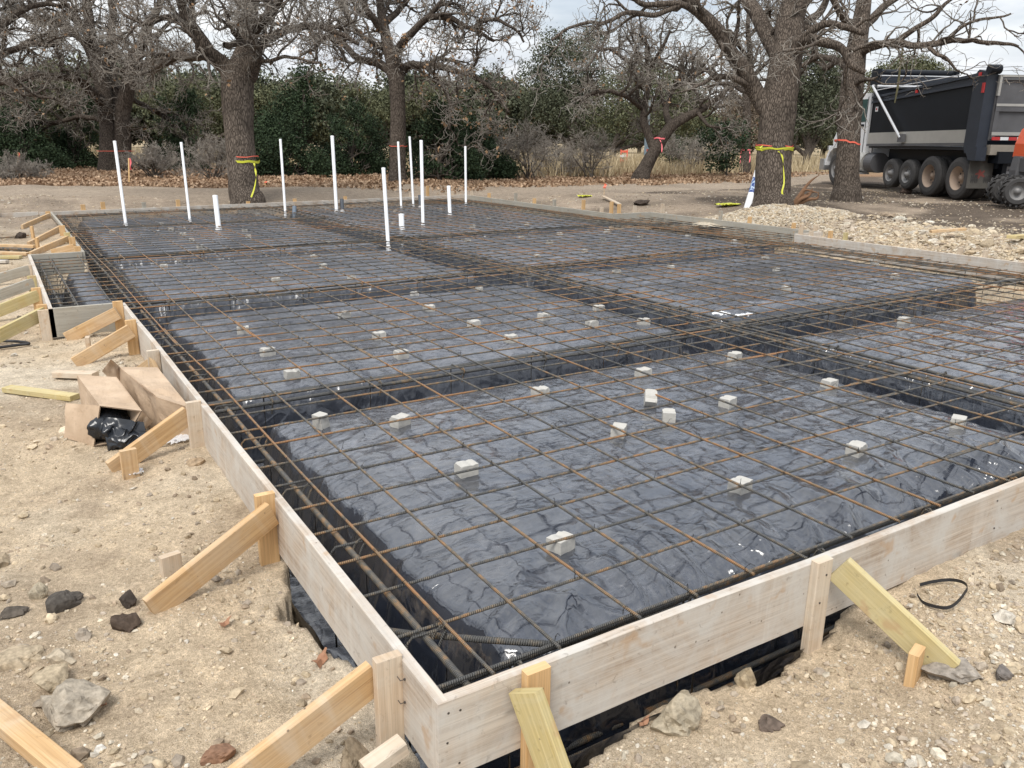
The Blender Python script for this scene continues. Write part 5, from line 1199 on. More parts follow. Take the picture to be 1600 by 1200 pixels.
# lumber on the ground
def plank(px0, py0, px1, py1, w, h, mat, label, z=0.0, name='loose_board', group=None):
    a = ground_at(px0, py0); b = ground_at(px1, py1); a[2] += h / 2 + z + .01; b[2] += h / 2 + z + .01
    g = Geo(); d = nrm(b - a); wd = np.cross(d, [0, 0, 1]); lumber(g, a, b, w, h, wd, seg=4, bev=.003); tag(g.build(name, mat, loc=a), label, 'board', group)
plank(12, 613, 118, 627, .089, .04, M_treated, 'yellowish loose board on the ground left of the cardboard boxes')
plank(88, 590, 150, 592, .089, .045, M_stakep, 'pale board end sticking out behind the left cardboard box')
plank(-60, 1085, 118, 1235, .07, .05, M_brace, 'loose board crossing the bottom left corner of the photo', .01)
plank(-60, 385, 55, 388, .10, .04, M_brace, 'orange-brown board lying farthest back of the pile at the left edge')
plank(-60, 396, 45, 400, .10, .04, M_brace, 'second board back of the pile at the left edge')
plank(-60, 405, 33, 405, .10, .04, M_treated, 'pale yellow board of the pile at the left edge')
plank(-60, 411, 12, 412, .09, .04, M_form, 'short whitish board nearest the bay in the pile at the left edge')
plank(1452, 376, 1506, 372, .12, .04, M_brace, 'short tan board resting on the rubble bank at the right', .12)
plank(1578, 384, 1640, 378, .14, .05, M_treated, 'pale board end on the rubble at the right edge of the photo', .1)
plank(942, 311, 968, 324, .09, .03, M_stakep, 'pale board slanting over the soil beyond the outward step of the forms', .05)

def cord(pts, r, mat, label, cat, name, n=40):
    P = np.array([np.array(q) if len(q) == 3 else ground_at(*q) + np.array([0, 0, r + .012]) for q in pts]); P, _ = crv(P, np.ones(len(P)), n); g = Geo(); add_tube(g, P, r, 7); tag(g.build(name, mat, smooth=True, loc=P[0]), label, cat)
M_black = plain('black_rubber', (.018, .018, .02), .5, 0, .2)
cord([(-60, 392), (10, 393), (52, 395)], .028, M_rebarbig, 'dark bundled bars lying between the boards at the left edge', 'rebar', 'rebar_bundle')
cord([(-50, 536), (0, 537), (30, 538), (46, 541), (30, 543), (0, 547)], .014, M_black, 'black hose bent back on itself at the left edge', 'hose', 'black_hose')
cord([(-60, 375), (0, 374), (45, 370)], .012, M_rebar, 'thin dark rod on the soil behind the left boards', 'rebar', 'loose_rod')
cord([(1370, 399), (1400, 402), (1480, 408), (1530, 412)], .012, M_rebar, 'loose dark bar along the outside of the right form board', 'rebar', 'loose_rod')
P = np.array([ground_at(*q) + np.array([0, 0, .012 + k_ * .0]) for k_, q in enumerate([(1436, 921), (1458, 916), (1482, 916), (1500, 923), (1508, 934), (1504, 944), (1492, 956), (1478, 960), (1458, 955), (1440, 948), (1431, 939)])]); P[:, 2] += .012 + np.array([0, 0, .008, .02, .03, .03, .02, .008, 0, 0, .01]); P, _ = crv(P, np.ones(len(P)), 60); g = Geo()
strip3(g, P, .014, nrm(np.column_stack([0 * P[:, 0], 0 * P[:, 0] + .3, 0 * P[:, 0] + 1]))); tag(g.build('strap_loop', M_black), 'black plastic strap curled in an open loop on the tan soil at the lower right', 'strap')
# fallen oak leaves by the forms
m, t, p = material('brown_leaf', .8); tc = nd(t, 'ShaderNodeTexCoord').outputs['Object']; t.links.new(mixc(t, noise(t, tc, 60, 4, .6), (.22, .10, .05), (.42, .23, .14)), p.inputs['Base Color']); M_bl = m
def dleaf(x, y, z, s_, rz, label, group='brown leaves by the near corner'):
    r2 = np.random.default_rng(int(abs(x * 1000))); n = 14; a = np.linspace(0, 2 * math.pi, n, endpoint=False); rr = s_ * (.55 + .45 * np.abs(np.cos(a)) + .18 * np.cos(a * 5 + rz)) * r2.uniform(.85, 1.1, n)
    ring = np.column_stack([rr * np.cos(a) * 1.25, rr * np.sin(a) * .7, s_ * .35 * np.cos(2 * a + rz) + s_ * .2 * r2.random(n)]); V = np.vstack([ring, [[0, 0, s_ * .02]], ring - [0, 0, .0015]])
    c_, s2 = math.cos(rz), math.sin(rz); V = V @ np.array([[c_, s2, 0], [-s2, c_, 0], [0, 0, 1]]) + np.array([x, y, z + .02])
    i = np.arange(n); F = np.concatenate([np.stack([i, (i + 1) % n, np.full(n, n)], 1), np.stack([(i + 1) % n + n + 1, i + n + 1, np.full(n, n)], 1)]); g = Geo(); g.add(V, F); tag(g.build('fallen_leaf', M_bl, loc=(x, y, z)), label, 'leaf', group)
def gz(x, y): 
    v = float(bilin(gx, gy, GZ, x, y)); return v if v > -.8 else float(base(x, y))
dleaf(-.075, .86, gz(-.1, .86), .042, .9, 'curled brown leaf against the left form board, uppermost of three')
dleaf(-.13, .60, gz(-.13, .60), .036, .3, 'brown leaf on bare soil just above the corner brace')
dleaf(-.07, .03, gz(-.09, .05), .05, 2.0, 'brown leaf under the sawn block at the foot of the corner stake')
for q, s_, l in (((1005, 1135), .025, 'small orange-brown leaf below the front form board, beside the tan slab'), ((148, 1118), .05, 'flat reddish brown leaf among the clods at the lower left'), ((352, 980), .03, 'small red leaf on the bare soil beside the big brace'), ((600, 520 + 600), .0, '')):
    if s_: v = ground_at(*q); dleaf(v[0], v[1], gz(v[0], v[1]), s_, .5 + q[0], l)
# stray nails, tag end of film
M_film = material('clear_film', .25)[0]; M_film.node_tree.nodes['Principled BSDF'].inputs['Base Color'].default_value = (.75, .75, .76, 1); M_film.node_tree.nodes['Principled BSDF'].inputs['Alpha'].default_value = .8
def crumple(name, label, cat, c, size, mat, seed, n=18, h=.3, yaw=0.):
    r2 = np.random.default_rng(seed); a = np.linspace(-1, 1, n); A, B = np.meshgrid(a, a, indexing='ij'); q = fbm(A * 2.2 + seed, B * 2.2, .8, 3, seed); q2 = fbm(A * 2.2, B * 2.2 + seed, .8, 3, seed + 5)
    X_ = A + q2 * .5; Y_ = B + q * .5; Z_ = (1 - np.abs(fbm(A * 2 + seed, B * 3, .6, 3, seed + 9)) * 4) * h * .5 + h * .2; c_, s_ = math.cos(yaw), math.sin(yaw)
    V = np.stack([X_ * size[0] * c_ - Y_ * size[1] * s_ + c[0], X_ * size[0] * s_ + Y_ * size[1] * c_ + c[1], c[2] + np.maximum(Z_, 0) * size[2] + .004], -1).reshape(-1, 3)
    i_, j_ = np.meshgrid(np.arange(n - 1), np.arange(n - 1), indexing='ij'); k_ = i_ * n + j_; keep = ((A ** 2 + B ** 2) < 1.1 + q * 1.6)[:-1, :-1].ravel()
    g = Geo(); g.add(V, np.stack([k_, k_ + n, k_ + n + 1, k_ + 1], -1).reshape(-1, 4)[keep]); return tag(g.build(name, mat, smooth=True, loc=c), label, cat)
v = ground_at(285, 690); crumple('plastic_film', 'crumpled clear plastic film on the soil under the third brace', 'plastic film', (v[0] + .05, v[1] + .03, gz(v[0], v[1])), (.20, .06, .12), M_film, 3, yaw=.3)
v = ground_at(208, 740); crumple('plastic_film', 'torn white film wrapped at the foot of the short stake beside the third brace', 'plastic film', (v[0], v[1] - .03, gz(v[0], v[1])), (.05, .04, .12), M_film, 6)
crumple('plastic_scrap', 'black plastic scrap poking out over the form board behind the boxes', 'plastic scrap', (-.16, 4.62, -.20), (.14, .20, .30), M_black, 9, yaw=.4)
crumple('paper_scrap', 'torn white paper on the plastic where the two middle beams cross', 'paper scrap', (*at(1125, 490, -.1)[:2], -.115), (.10, .07, .10), M_pvc, 12)
crumple('paper_scrap', 'white paper scrap beside the cross beam, right of the centre trench', 'paper scrap', (*at(1162, 492, -.1)[:2], -.115), (.12, .04, .10), M_pvc, 13)
crumple('tape_scrap', 'bunched yellow tape on the mud left of the white roll', 'tape', (*ground_at(1138, 322)[:2], float(base(*ground_at(1138, 322)[:2]))), (.32, .2, .3), M_yellow, 15)
crumple('tape_scrap', 'yellow tape scrap beyond the far right forms', 'tape', (*ground_at(914, 308)[:2], float(base(*ground_at(914, 308)[:2]))), (.2, .15, .25), M_yellow, 16)

# white roll leaning on the oak
m, t, p = material('printed_wrap', .35); uvn = nd(t, 'ShaderNodeUVMap').outputs[0]; sx = nd(t, 'ShaderNodeSeparateXYZ', {0: uvn}).outputs
sw = noise(t, mapping(t, uvn, (5, 2.5, 1), (0, 0, .6)), 1.6, 4, .6, 2.2)
band = math_(t, 'MULTIPLY', math_(t, 'GREATER_THAN', sx[0], .38), math_(t, 'LESS_THAN', sx[0], .74))
c = mixc(t, ramp(t, sw, [(.42, 0.0), (.50, 1.0)]), (.55, .68, .80), (.03, .07, .25))
t.links.new(mixc(t, band, (.78, .79, .80), c), p.inputs['Base Color'])
a = at(1169, 323, float(base(*ground_at(1169, 323)[:2])) + .0); a = a + (CAM - a) * .035; a[2] = float(base(a[0], a[1])) + .03; Dr = (RW.T @ (a - CAM))[2]; b = dep(1187, 263, Dr); P, R = crv([a + [0, 0, .02], a * .5 + b * .5, b], [.105, .10, .098], 12)
o = empty('wrapped_roll', a); tag(o, 'white plastic-wrapped roll with a blue swirl print, leaning against the largest oak', 'roll'); g = Geo(); add_tube(g, P, R, 20); g.build('roll_body', m, o, smooth=True)
ax_ = nrm(b - a); g = Geo(); add_tube(g, [b - ax_ * .01, b + ax_ * .05], [.08, .05], 12); g.build('roll_end', M_pvc, o); g = Geo(); add_tube(g, [a - ax_ * .02, a + ax_ * .03], .094, 16); g.build('roll_cap', plain('grey_cap', (.2, .2, .2)), o)
# torn roots right of the largest oak
g = Geo(); c0 = ground_at(1236, 322)
for k_ in range(5):
    r2 = np.random.default_rng(k_ + 5); d = nrm(RW[:, 0] * r2.uniform(.5, 1) + np.array([0, 0, r2.uniform(.2, .8)]) - RW[:, 2] * r2.uniform(-.2, .4)); L_ = r2.uniform(.5, .95)
    P, R = crv([c0 - [0, 0, .1], c0 + d * L_ * .35 + r2.normal(0, .04, 3), c0 + d * L_ * .7 + r2.normal(0, .06, 3), c0 + d * L_ + r2.normal(0, .08, 3)], [.06, .045, .03, .008], 14); add_tube(g, P, R, 8)
tag(g.build('torn_roots', plain('root_wood', (.20, .11, .06), .9, 0, .4, 12, .5)), 'reddish torn roots sticking out of the mud just right of the largest oak', 'roots')
# utility poles and wires
g = Geo(); b = dep(1597, 214, 75); b[2] = 0; add_tube(g, [b, b + [0, 0, 8.2]], .13, 10); g.box(b + [0, 0, 7.7], (1.8, .12, .12)); tag(g.build('utility_pole', M_bark2), 'far utility pole at the right edge of the photo', 'utility pole')
o = empty('power_line', dep(1597, 105, 75)); tag(o, 'pair of thin power lines crossing the sky above the dump truck', 'power line')
for y0, y1 in ((104, 86), (110, 98)):
    pp = [dep(1597, y0, 75), dep(1500, y0 - 3 + 2, 90), dep(1330, y1 - 8, 120)]; P, _ = crv(pp, np.ones(3), 30); g = Geo(); add_tube(g, P, .022, 5); g.build('wire', M_black, o)
o = empty('grey_post', ground_at(1011, 262)); tag(o, 'blue-grey metal post standing behind the leaning oak', 'post'); bp = dep(1010, 255, 36); g = Geo(); add_tube(g, [bp - [0, 0, .4], bp + [0, 0, 2.6]], .05, 10); g.build('post_shaft', plain('grey_paint', (.25, .29, .31), .5), o)
g = Geo(); g.box(bp + [0, 0, .75], (.22, .16, .8)); g.build('meter_box', plain('blue_grey_paint', (.25, .33, .38), .5), o)
# orange barricade far behind
bp = dep(975, 243, 47); bp[2] = float(base(bp[0], bp[1])); o = empty('barricade', bp); tag(o, 'small orange and white striped barricade far off in the dry grass', 'barricade')
for k_ in (-.18, .18): g = Geo(); g.box(bp + RW[:, 0] * k_ + [0, 0, .45], (.05, .05, .9)); g.build('leg', M_orange, o)
for k_ in range(3): g = Geo(); g.box(bp + [0, 0, .3 + .25 * k_], (.5, .05, .12)); g.build('rail', M_orange if k_ != 1 else M_pvc, o)

# ------------------------------------------------------------------ cardboard boxes
m, t, p = material('cardboard', .85); tc = nd(t, 'ShaderNodeTexCoord').outputs['Object']; n1_ = noise(t, tc, 3, 5, .6, .4); n2_ = noise(t, tc, 26, 4, .65)
c = mixc(t, ramp(t, n1_, [(.35, 0.0), (.65, 1.0)]), (.37, .265, .175), (.51, .385, .27)); c = mixc(t, math_(t, 'MULTIPLY', ramp(t, n2_, [(.55, 0.0), (.7, 1.0)]), .35), c, (.25, .18, .12)); t.links.new(c, p.inputs['Base Color'])
setn(t, p, math_(t, 'ADD', n1_, math_(t, 'MULTIPLY', n2_, .3)), .5, .02); M_card = m
def hexa(ring0, ring1, n=14, amp=.012, seed=1, closed=(False, True), name='carton', parent=None, th=.006):
    """tube with 4 walls between two rings of four corners, optionally closed by end walls"""
    g = Geo(); r0 = np.array(ring0, float); r1 = np.array(ring1, float)
    def patch(a, b, c, d):
        u_, v_ = np.meshgrid(np.linspace(0, 1, n), np.linspace(0, 1, n), indexing='ij')
        P = (a * (1 - u_[..., None]) * (1 - v_[..., None]) + b * u_[..., None] * (1 - v_[..., None]) + c * u_[..., None] * v_[..., None] + d * (1 - u_[..., None]) * v_[..., None])
        N_ = nrm(np.cross(b - a, d - a)); e = np.minimum(np.minimum(u_, 1 - u_), np.minimum(v_, 1 - v_)); k_ = np.minimum(e * 6, 1)
        cr = (1 - np.abs(fbm(P[..., 0] * 4 + P[..., 2] * 3, P[..., 1] * 4 - P[..., 2] * 3, 1, 3, seed)) * 6)
        P = P + N_ * ((fbm(P[..., 0] * 7 + P[..., 2] * 5, P[..., 1] * 7, 1.2, 3, seed + 2) * amp * 3 - np.clip(cr, 0, 1) * amp * .5) * k_)[..., None]
        return P.reshape(-1, 3), N_
    i_, j_ = np.meshgrid(np.arange(n - 1), np.arange(n - 1), indexing='ij'); k_ = i_ * n + j_; F = np.stack([k_, k_ + n, k_ + n + 1, k_ + 1], -1).reshape(-1, 4)
    for q in range(4):
        a, b, c_, d = r0[q], r0[(q + 1) % 4], r1[(q + 1) % 4], r1[q]; P, N_ = patch(a, b, c_, d); g.add(P, F); g.add(P - N_ * th, F[:, ::-1])
    for e, (r, cl) in enumerate(zip((r0, r1), closed)):
        if cl: P, N_ = patch(r[0], r[1], r[2], r[3]); g.add(P, F)
    return g.build(name, M_card, parent)
def flap(a, b, c, d, parent, seed, name='flap', amp=.010):
    a, b, c, d = [np.array(v, float) for v in (a, b, c, d)]; n = 10; u_, v_ = np.meshgrid(np.linspace(0, 1, n), np.linspace(0, 1, n), indexing='ij'); U, Vv = u_[..., None], v_[..., None]
    P = a * (1 - U) * (1 - Vv) + b * U * (1 - Vv) + c * U * Vv + d * (1 - U) * Vv; N_ = nrm(np.cross(b - a, d - a)); P = P + N_ * ((fbm(u_ * 2 + seed, v_ * 2, 1, 2, seed) * amp * 3) * np.minimum(v_ * 4, 1))[..., None]
    P = P.reshape(-1, 3); i_, j_ = np.meshgrid(np.arange(n - 1), np.arange(n - 1), indexing='ij'); k_ = i_ * n + j_; F = np.stack([k_, k_ + n, k_ + n + 1, k_ + 1], -1).reshape(-1, 4)
    g = Geo(); g.add(P, F); g.add(P - N_ * .005, F[:, ::-1]); return g.build(name, M_card, parent)
def pz(px, py, z): return at(px, py, z)
gb = -.30
# left carton: opening towards the camera; ring order TL, TR, BR, BL
A0 = [pz(156, 634, -.045), pz(222, 642, -.07), pz(196, 690, gb + .01), pz(146, 698, gb)]
A1 = [pz(120, 586, .0), pz(182, 589, -.01), pz(196, 636, gb + .0), pz(112, 640, gb)]
A1[2] = A1[1] + np.array([.04, .0, -.27]); A1[3] = A1[0] + np.array([.0, .0, -.28])
o = empty('cardboard_box', A0[3]); tag(o, 'dented cardboard box lying on its side, open end stuffed with black plastic', 'cardboard box')
hexa(A0, A1, seed=31, closed=(False, True), parent=o)
flap(A0[3], A0[0], A0[0] + (pz(104, 630, -.09) - A0[0]), pz(100, 684, -.30), o, 41)
flap(A0[2], A0[1], pz(240, 657, -.16), pz(205, 692, -.30), o, 42)
cen = sum(A0) / 4 * .8 + sum(A1) / 4 * .2 - np.array([0, 0, .03])
u_, v_ = np.meshgrid(np.linspace(0, math.pi, 34), np.linspace(0, 2 * math.pi, 60), indexing='ij')
ax0 = nrm(A0[1] - A0[0]); az0 = np.array([0, 0, 1.]); ay0 = nrm(np.cross(az0, ax0)); r_b = 1 - .22 * np.abs(np.sin(v_ * 3 + 2.5 * fbm(np.cos(v_) * 2, u_ * 1.6, 1, 3, 5))) * np.sin(u_) + .25 * fbm(np.cos(v_) * 3 + u_, np.sin(v_) * 3, 1, 3, 6)
P = cen + (r_b * np.sin(u_) * np.cos(v_))[..., None] * ax0 * .125 + (r_b * np.sin(u_) * np.sin(v_))[..., None] * ay0 * .20 + (r_b * np.cos(u_))[..., None] * az0 * .10
k_ = (np.arange(33)[:, None] * 60 + np.arange(59)[None]).ravel(); g = Geo(); g.add(P.reshape(-1, 3), np.stack([k_, k_ + 60, k_ + 61, k_ + 1], 1)); M_bag = plain('black_bag', (.014, .016, .02), .24)
dn = nrm(cen * 0 + A0[3] - A1[3])
for q in range(2):
    n_q = 40; aa, bb = np.meshgrid(np.linspace(0, 1, n_q), np.linspace(0, 1, n_q), indexing='ij'); top_ = A0[0] * (1 - aa[..., None]) + A0[1] * aa[..., None] + np.array([0, 0, -.07 - .05 * q])
    cr_ = 1 - np.abs(fbm(aa * 2.2 + 1.2 * bb + q, bb * 1.3 - aa, .8, 2, 20 + q)) * 5
    off = .0 + .045 * q + .05 * np.sin(bb * 2.6) + .035 * np.clip(cr_, 0, 1) ** 1.5 + .05 * fbm(aa * 2, bb * 2, 1, 2, q)
    Pq = top_ + dn * off[..., None] + np.array([0, 0, -1.]) * (bb * (.19 - .03 * q) * (.8 + .3 * np.sin(aa * 2.6 + q)))[..., None]; kq = (np.arange(n_q - 1)[:, None] * n_q + np.arange(n_q - 1)[None]).ravel(); g.add(Pq.reshape(-1, 3), np.stack([kq, kq + n_q, kq + n_q + 1, kq + 1], 1))
tag(g.build('plastic_bag', M_bag, smooth=True), 'black plastic bag bulging out of the open cardboard box', 'plastic bag')
B0 = [pz(243, 620, -.02), pz(297, 637, -.06)]; B0 += [B0[1] + np.array([.0, .03, -.23]), B0[0] + np.array([-.01, .03, -.28])]
B1 = [pz(186, 573, .02), pz(246, 574, -.01)]; B1 += [B1[1] + np.array([.0, .0, -.27]), B1[0] + np.array([-.02, 0, -.31])]
o = empty('cardboard_box', B0[3]); tag(o, 'crushed closed cardboard box leaning against the left form board beside the open one', 'cardboard box')
hexa(B0, B1, seed=37, closed=(True, True), parent=o, amp=.018)
flap(B1[3] + [0, 0, .1], B1[0], pz(172, 562, .10), pz(160, 580, -.02), o, 44)

# ------------------------------------------------------------------ dump truck
M_blk = plain('black_truck_paint', (.007, .009, .013), .42, 0, .4, 3); M_blk.node_tree.nodes['Principled BSDF'].inputs['Specular IOR Level'].default_value = .25
M_dkb = plain('dark_blue_black_steel', (.022, .028, .040), .45, 0, .35, 4)
M_gst = plain('dusty_grey_steel', (.10, .10, .105), .6, .1, .3, 4)
M_alu = plain('dusty_aluminium', (.42, .41, .38), .45, .3, .12, 5)
M_chr = plain('polished_metal', (.62, .62, .62), .3, .7, .1)
M_wht = plain('white_cab_paint', (.72, .73, .74), .3, 0, .04)
M_tyre = plain('dusty_tyre', (.045, .043, .042), .8, 0, .35, 9, .3)
M_rimt = plain('tan_dirty_rim', (.30, .225, .17), .7, 0, .2, 8)
M_rimg = plain('grey_rim', (.20, .195, .19), .6, .3, .25, 8)
M_flapm = plain('mud_flap_rubber', (.085, .08, .07), .8, 0, .2, 6)
M_red = plain('red_reflector', (.45, .03, .03), .4)
M_glass = plain('cab_glass', (.05, .09, .085), .08)
class Frame:
    a, b = 1., 0.
    def __init__(s, O, az, S=1.): s.O = np.array(O, float); s.c, s.s = math.cos(az), math.sin(az); s.S = S
    def __call__(s, P):
        P = np.array(P, float); P[..., 0] = P[..., 0] * s.a + s.b; P = P * s.S; return np.stack([s.O[0] + P[..., 0] * s.c - P[..., 1] * s.s, s.O[1] + P[..., 0] * s.s + P[..., 1] * s.c, s.O[2] + P[..., 2]], -1)
def fbox(g, fr, x0, x1, y0, y1, z0, z1, ch=0.0):
    V = np.array([[x, y, z] for x in (x0, x1) for y in (y0, y1) for z in (z0, z1)]); F = [[0, 1, 3, 2], [4, 6, 7, 5], [0, 4, 5, 1], [2, 3, 7, 6], [0, 2, 6, 4], [1, 5, 7, 3]]; g.add(fr(V), F); return g
def prism_y(g, fr, prof, y0, y1):
    n = len(prof); V = np.array([[x, y0, z] for x, z in prof] + [[x, y1, z] for x, z in prof]); i = np.arange(n); g.add(fr(V), np.stack([i, (i + 1) % n, (i + 1) % n + n, i + n], 1)); g.add(fr(V[:n]), [list(range(n))[::-1]]); g.add(fr(V[n:]), [list(range(n))]); return g
def lathe_y(g, fr, cx, cz, prof, k=40):
    """prof: (y, r) pairs"""
    a = np.arange(k) / k * 2 * math.pi; pr = np.array(prof); V = np.stack([cx + pr[:, 1, None] * np.cos(a), np.broadcast_to(pr[:, 0, None], (len(pr), k)), cz + pr[:, 1, None] * np.sin(a)], -1).reshape(-1, 3)
    i = np.arange(len(pr) - 1)[:, None] * k; j = np.arange(k)[None]; F = np.stack([i + j, i + (j + 1) % k, i + k + (j + 1) % k, i + k + j], -1).reshape(-1, 4); g.add(fr(V), F); return g
def wheel(fr, x, yo, sgn, r, w, parent, rim, deep=.0, z=None, dual=False, nholes=10):
    z = r if z is None else z; o = empty('wheel', fr((x, yo, z))); o.parent = parent; o.location = Vector(WOFF[o.name] - WOFF[parent.name]); s = sgn; ri = r * .56
    g = Geo(); ys = [(0, yo)] + ([(1, yo - s * (w + .06))] if dual else [])
    for _, y in ys:
        pr = [(y - s * .02, ri), (y, ri * 1.04), (y + s * .005, r * .80), (y - s * .02, r * .95)]
        for q in np.linspace(.04, w - .04, 9): pr.append((y - s * q, r * (1.0 if int(round(q * 200)) % 2 else .985)))
        for q in (.25, .45, .65, .8): pr += [(y - s * (w * q - .008), r), (y - s * w * q, r * .965), (y - s * (w * q + .008), r)]
        pr = sorted(pr[4:], key=lambda v: -s * v[0]); pr = [(y - s * .02, ri), (y, ri * 1.04), (y + s * .005, r * .80), (y - s * .02, r * .95)] + pr + [(y - s * w, r * .85), (y - s * w, ri)]
        lathe_y(g, fr, x, z, pr)
    g.build('tyre', M_tyre, o, smooth=False)
    g = Geo(); lathe_y(g, fr, x, z, [(yo - s * .005, ri * 1.02), (yo - s * .03, ri * .93), (yo - s * (.05 + deep), ri * .80), (yo - s * (.05 + deep), ri * .35), (yo - s * (deep - .04), ri * .30), (yo - s * (deep - .06), ri * .0)]); g.build('rim', rim, o, smooth=True)
    g = Geo()
    for k in range(nholes):
        a = k / nholes * 2 * math.pi; lathe_y(g, fr, x + math.cos(a) * ri * .62, z + math.sin(a) * ri * .62, [(yo - s * (.046 + deep), ri * .10), (yo - s * (.044 + deep), 0)], 8)
    g.build('rim_holes', M_black, o)
    return o
fwd = np.array([RW[0, 2], RW[1, 2]]); az_c = math.atan2(fwd[1], fwd[0]); az_t = az_c + math.radians(5.3)
pr_ = dep(1497, 262, 22.0); left = np.array([-math.sin(az_t), math.cos(az_t)]); TS = 1.043
TO = np.array([pr_[0], pr_[1], 0]) - np.array([*left, 0]) * 1.22 * TS; TO[2] = float(base(TO[0], TO[1])) + .035
FT = Frame(TO, az_t, TS)
truck = empty('dump_truck', TO); tag(truck, 'white-cabbed dump truck with a black tipper body and silver lower stripe, parked on the right', 'dump truck')
for x in (0, 1.27):
    for s in (1, -1): wheel(FT, x, 1.22 * s, s, .525, .28, truck, M_rimt, deep=.14, dual=True)
for x in (2.42, 3.32):
    for s in (1, -1): wheel(FT, x, 1.20 * s, s, .41, .28, truck, M_rimg, deep=.02, z=.52)
for s in (1, -1): wheel(FT, 6.80, 1.18 * s, s, .525, .33, truck, M_rimg, deep=.02)
g = Geo()
for y in (-.45, .45): fbox(g, FT, -.7, 7.2, y - .06, y + .06, .62, .92)
for x in (0, 1.27, 2.42, 3.32, 6.45): fbox(g, FT, x - .08, x + .08, -.95, .95, .42, .60)
fbox(g, FT, -.9, 4.2, -.8, .8, .92, 1.2); g.build('chassis', M_blk, truck)
# tipper body
FB = Frame(TO, az_t, TS); FB.a, FB.b = 1.046, .302; FC = Frame(TO, az_t, TS); FC.b = .36
def side(y0, y1):
    g = Geo(); prism_y(g, FB, [(-.55, 1.36), (4.3, 1.32), (4.3, 2.62), (-.55, 2.86)], y0, y1); return g
for s in (1, -1): side(1.16 * s, 1.20 * s).build('side_panel', M_blk, truck)
g = Geo(); prism_y(g, FB, [(-.45, 1.40), (4.25, 1.34), (4.25, 1.66), (-.45, 1.72)], 1.201, 1.245); g.build('lower_stripe', M_alu, truck)
g = Geo(); prism_y(g, FB, [(-.45, 1.33), (4.25, 1.27), (4.25, 1.335), (-.45, 1.395)], 1.20, 1.27); g.build('lower_rail', M_gst, truck)
g = Geo(); prism_y(g, FB, [(-.55, 2.78), (4.3, 2.52), (4.3, 2.58), (-.55, 2.84)], 1.20, 1.255); prism_y(g, FB, [(-.55, 2.98), (4.3, 2.66), (4.3, 2.72), (-.55, 3.05)], 1.14, 1.26); g.build('top_rail', M_dkb, truck)
g = Geo(); prism_y(g, FB, [(-.55, 2.84), (4.3, 2.60), (4.3, 2.68), (-.55, 3.0)], 1.17, 1.215); g.build('side_board', M_dkb, truck)
g = Geo(); prism_y(g, FB, [(-.55, 2.98), (4.3, 2.66), (4.3, 2.72), (-.55, 3.05)], -1.26, -1.14); g.build('top_rail', M_dkb, truck)
for s in (1, -1):
    g = Geo(); y0, y1 = sorted((1.02 * s, 1.30 * s)); prism_y(g, FB, [(-.95, 1.15), (-.55, 1.15), (-.48, 1.3), (-.48, 3.0), (-.62, 3.12), (-.95, 3.05)], y0, y1)
    prism_y(g, FB, [(-1.02, .98), (-.75, .98), (-.6, 1.2), (-1.02, 1.3)], y0 + .02, y1 + .01); g.build('corner_post', M_dkb, truck)
    g = Geo(); lathe_y(g, FB, -.98, 3.10, [(y0, 0), (y0, .11), (y1, .11), (y1, 0)], 18); g.build('post_knuckle', M_blk, truck, smooth=False)
g = Geo(); fbox(g, FB, -.9, 4.3, -1.16, 1.16, 1.22, 1.30); g.build('body_floor', M_dkb, truck)
# tailgate
gt = Geo(); fbox(gt, FB, -.98, -.92, -1.02, 1.02, 1.46, 2.98); TG = gt.build('tailgate', M_gst, truck)
g = Geo(); fbox(g, FB, -1.035, -.981, -1.0, 1.0, 2.14, 2.30); fbox(g, FB, -1.035, -.981, -1.0, 1.0, 2.86, 2.98); fbox(g, FB, -1.03, -.981, .90, 1.0, 1.5, 2.86); fbox(g, FB, -1.03, -.981, -1.0, -.90, 1.5, 2.86); g.build('tailgate_rib', M_gst, truck)
g = Geo(); fbox(g, FB, -1.045, -1.036, -1.0, 1.0, 2.26, 2.32); fbox(g, FB, -1.045, -.985, .96, 1.02, 2.5, 2.97); fbox(g, FB, -1.045, -1.036, .4, 1.0, 2.93, 2.97); fbox(g, FB, -1.04, -.985, -1.0, 1.0, 1.58, 1.66); g.build('tailgate_trim', M_alu, truck)
for k in range(9):
    g = Geo(); y = .98 - k * .22; fbox(g, FB, -1.048, -1.036, y - .21, y, 1.47, 1.545); g.build('reflector_strip', M_red if k % 2 == 0 else M_wht, truck)
g = Geo(); fbox(g, FB, -1.06, -.6, -1.0, .98, 1.12, 1.36); g.build('rear_sill', plain('tan_muddy_steel', (.26, .23, .19), .8), truck)
for s in (1, -1):
    g = Geo(); y0, y1 = sorted((.62 * s, 1.26 * s)); fbox(g, FB, -.78, -.765, y0, y1, .30, 1.12); f_ = g.build('mud_flap', M_flapm, truck)
    g = Geo(); rr2 = np.random.default_rng(3)
    # faded red maple-like smudge on the flap
    ang = np.linspace(0, 2 * math.pi, 22, endpoint=False); rad = .12 * (1 + .5 * np.cos(ang * 5)) * rr2.uniform(.7, 1.1, 22); yc = .94 * s
    V = np.column_stack([np.full(22, -.783), yc + rad * np.cos(ang), .66 + rad * .8 * np.sin(ang)]); g.add(FB(V), [list(range(22))]); f2 = g.build('flap_mark', plain('faded_red', (.22, .06, .05), .8), f_)
g = Geo(); fbox(g, FB, -.84, -.72, -.55, .60, .78, .98); g.build('rear_bar', M_dkb, truck)
g = Geo(); fbox(g, FB, -.90, -.885, .16, .50, .66, .84); pl_ = g.build('licence_plate', plain('plate_grey', (.42, .42, .43), .5), truck)
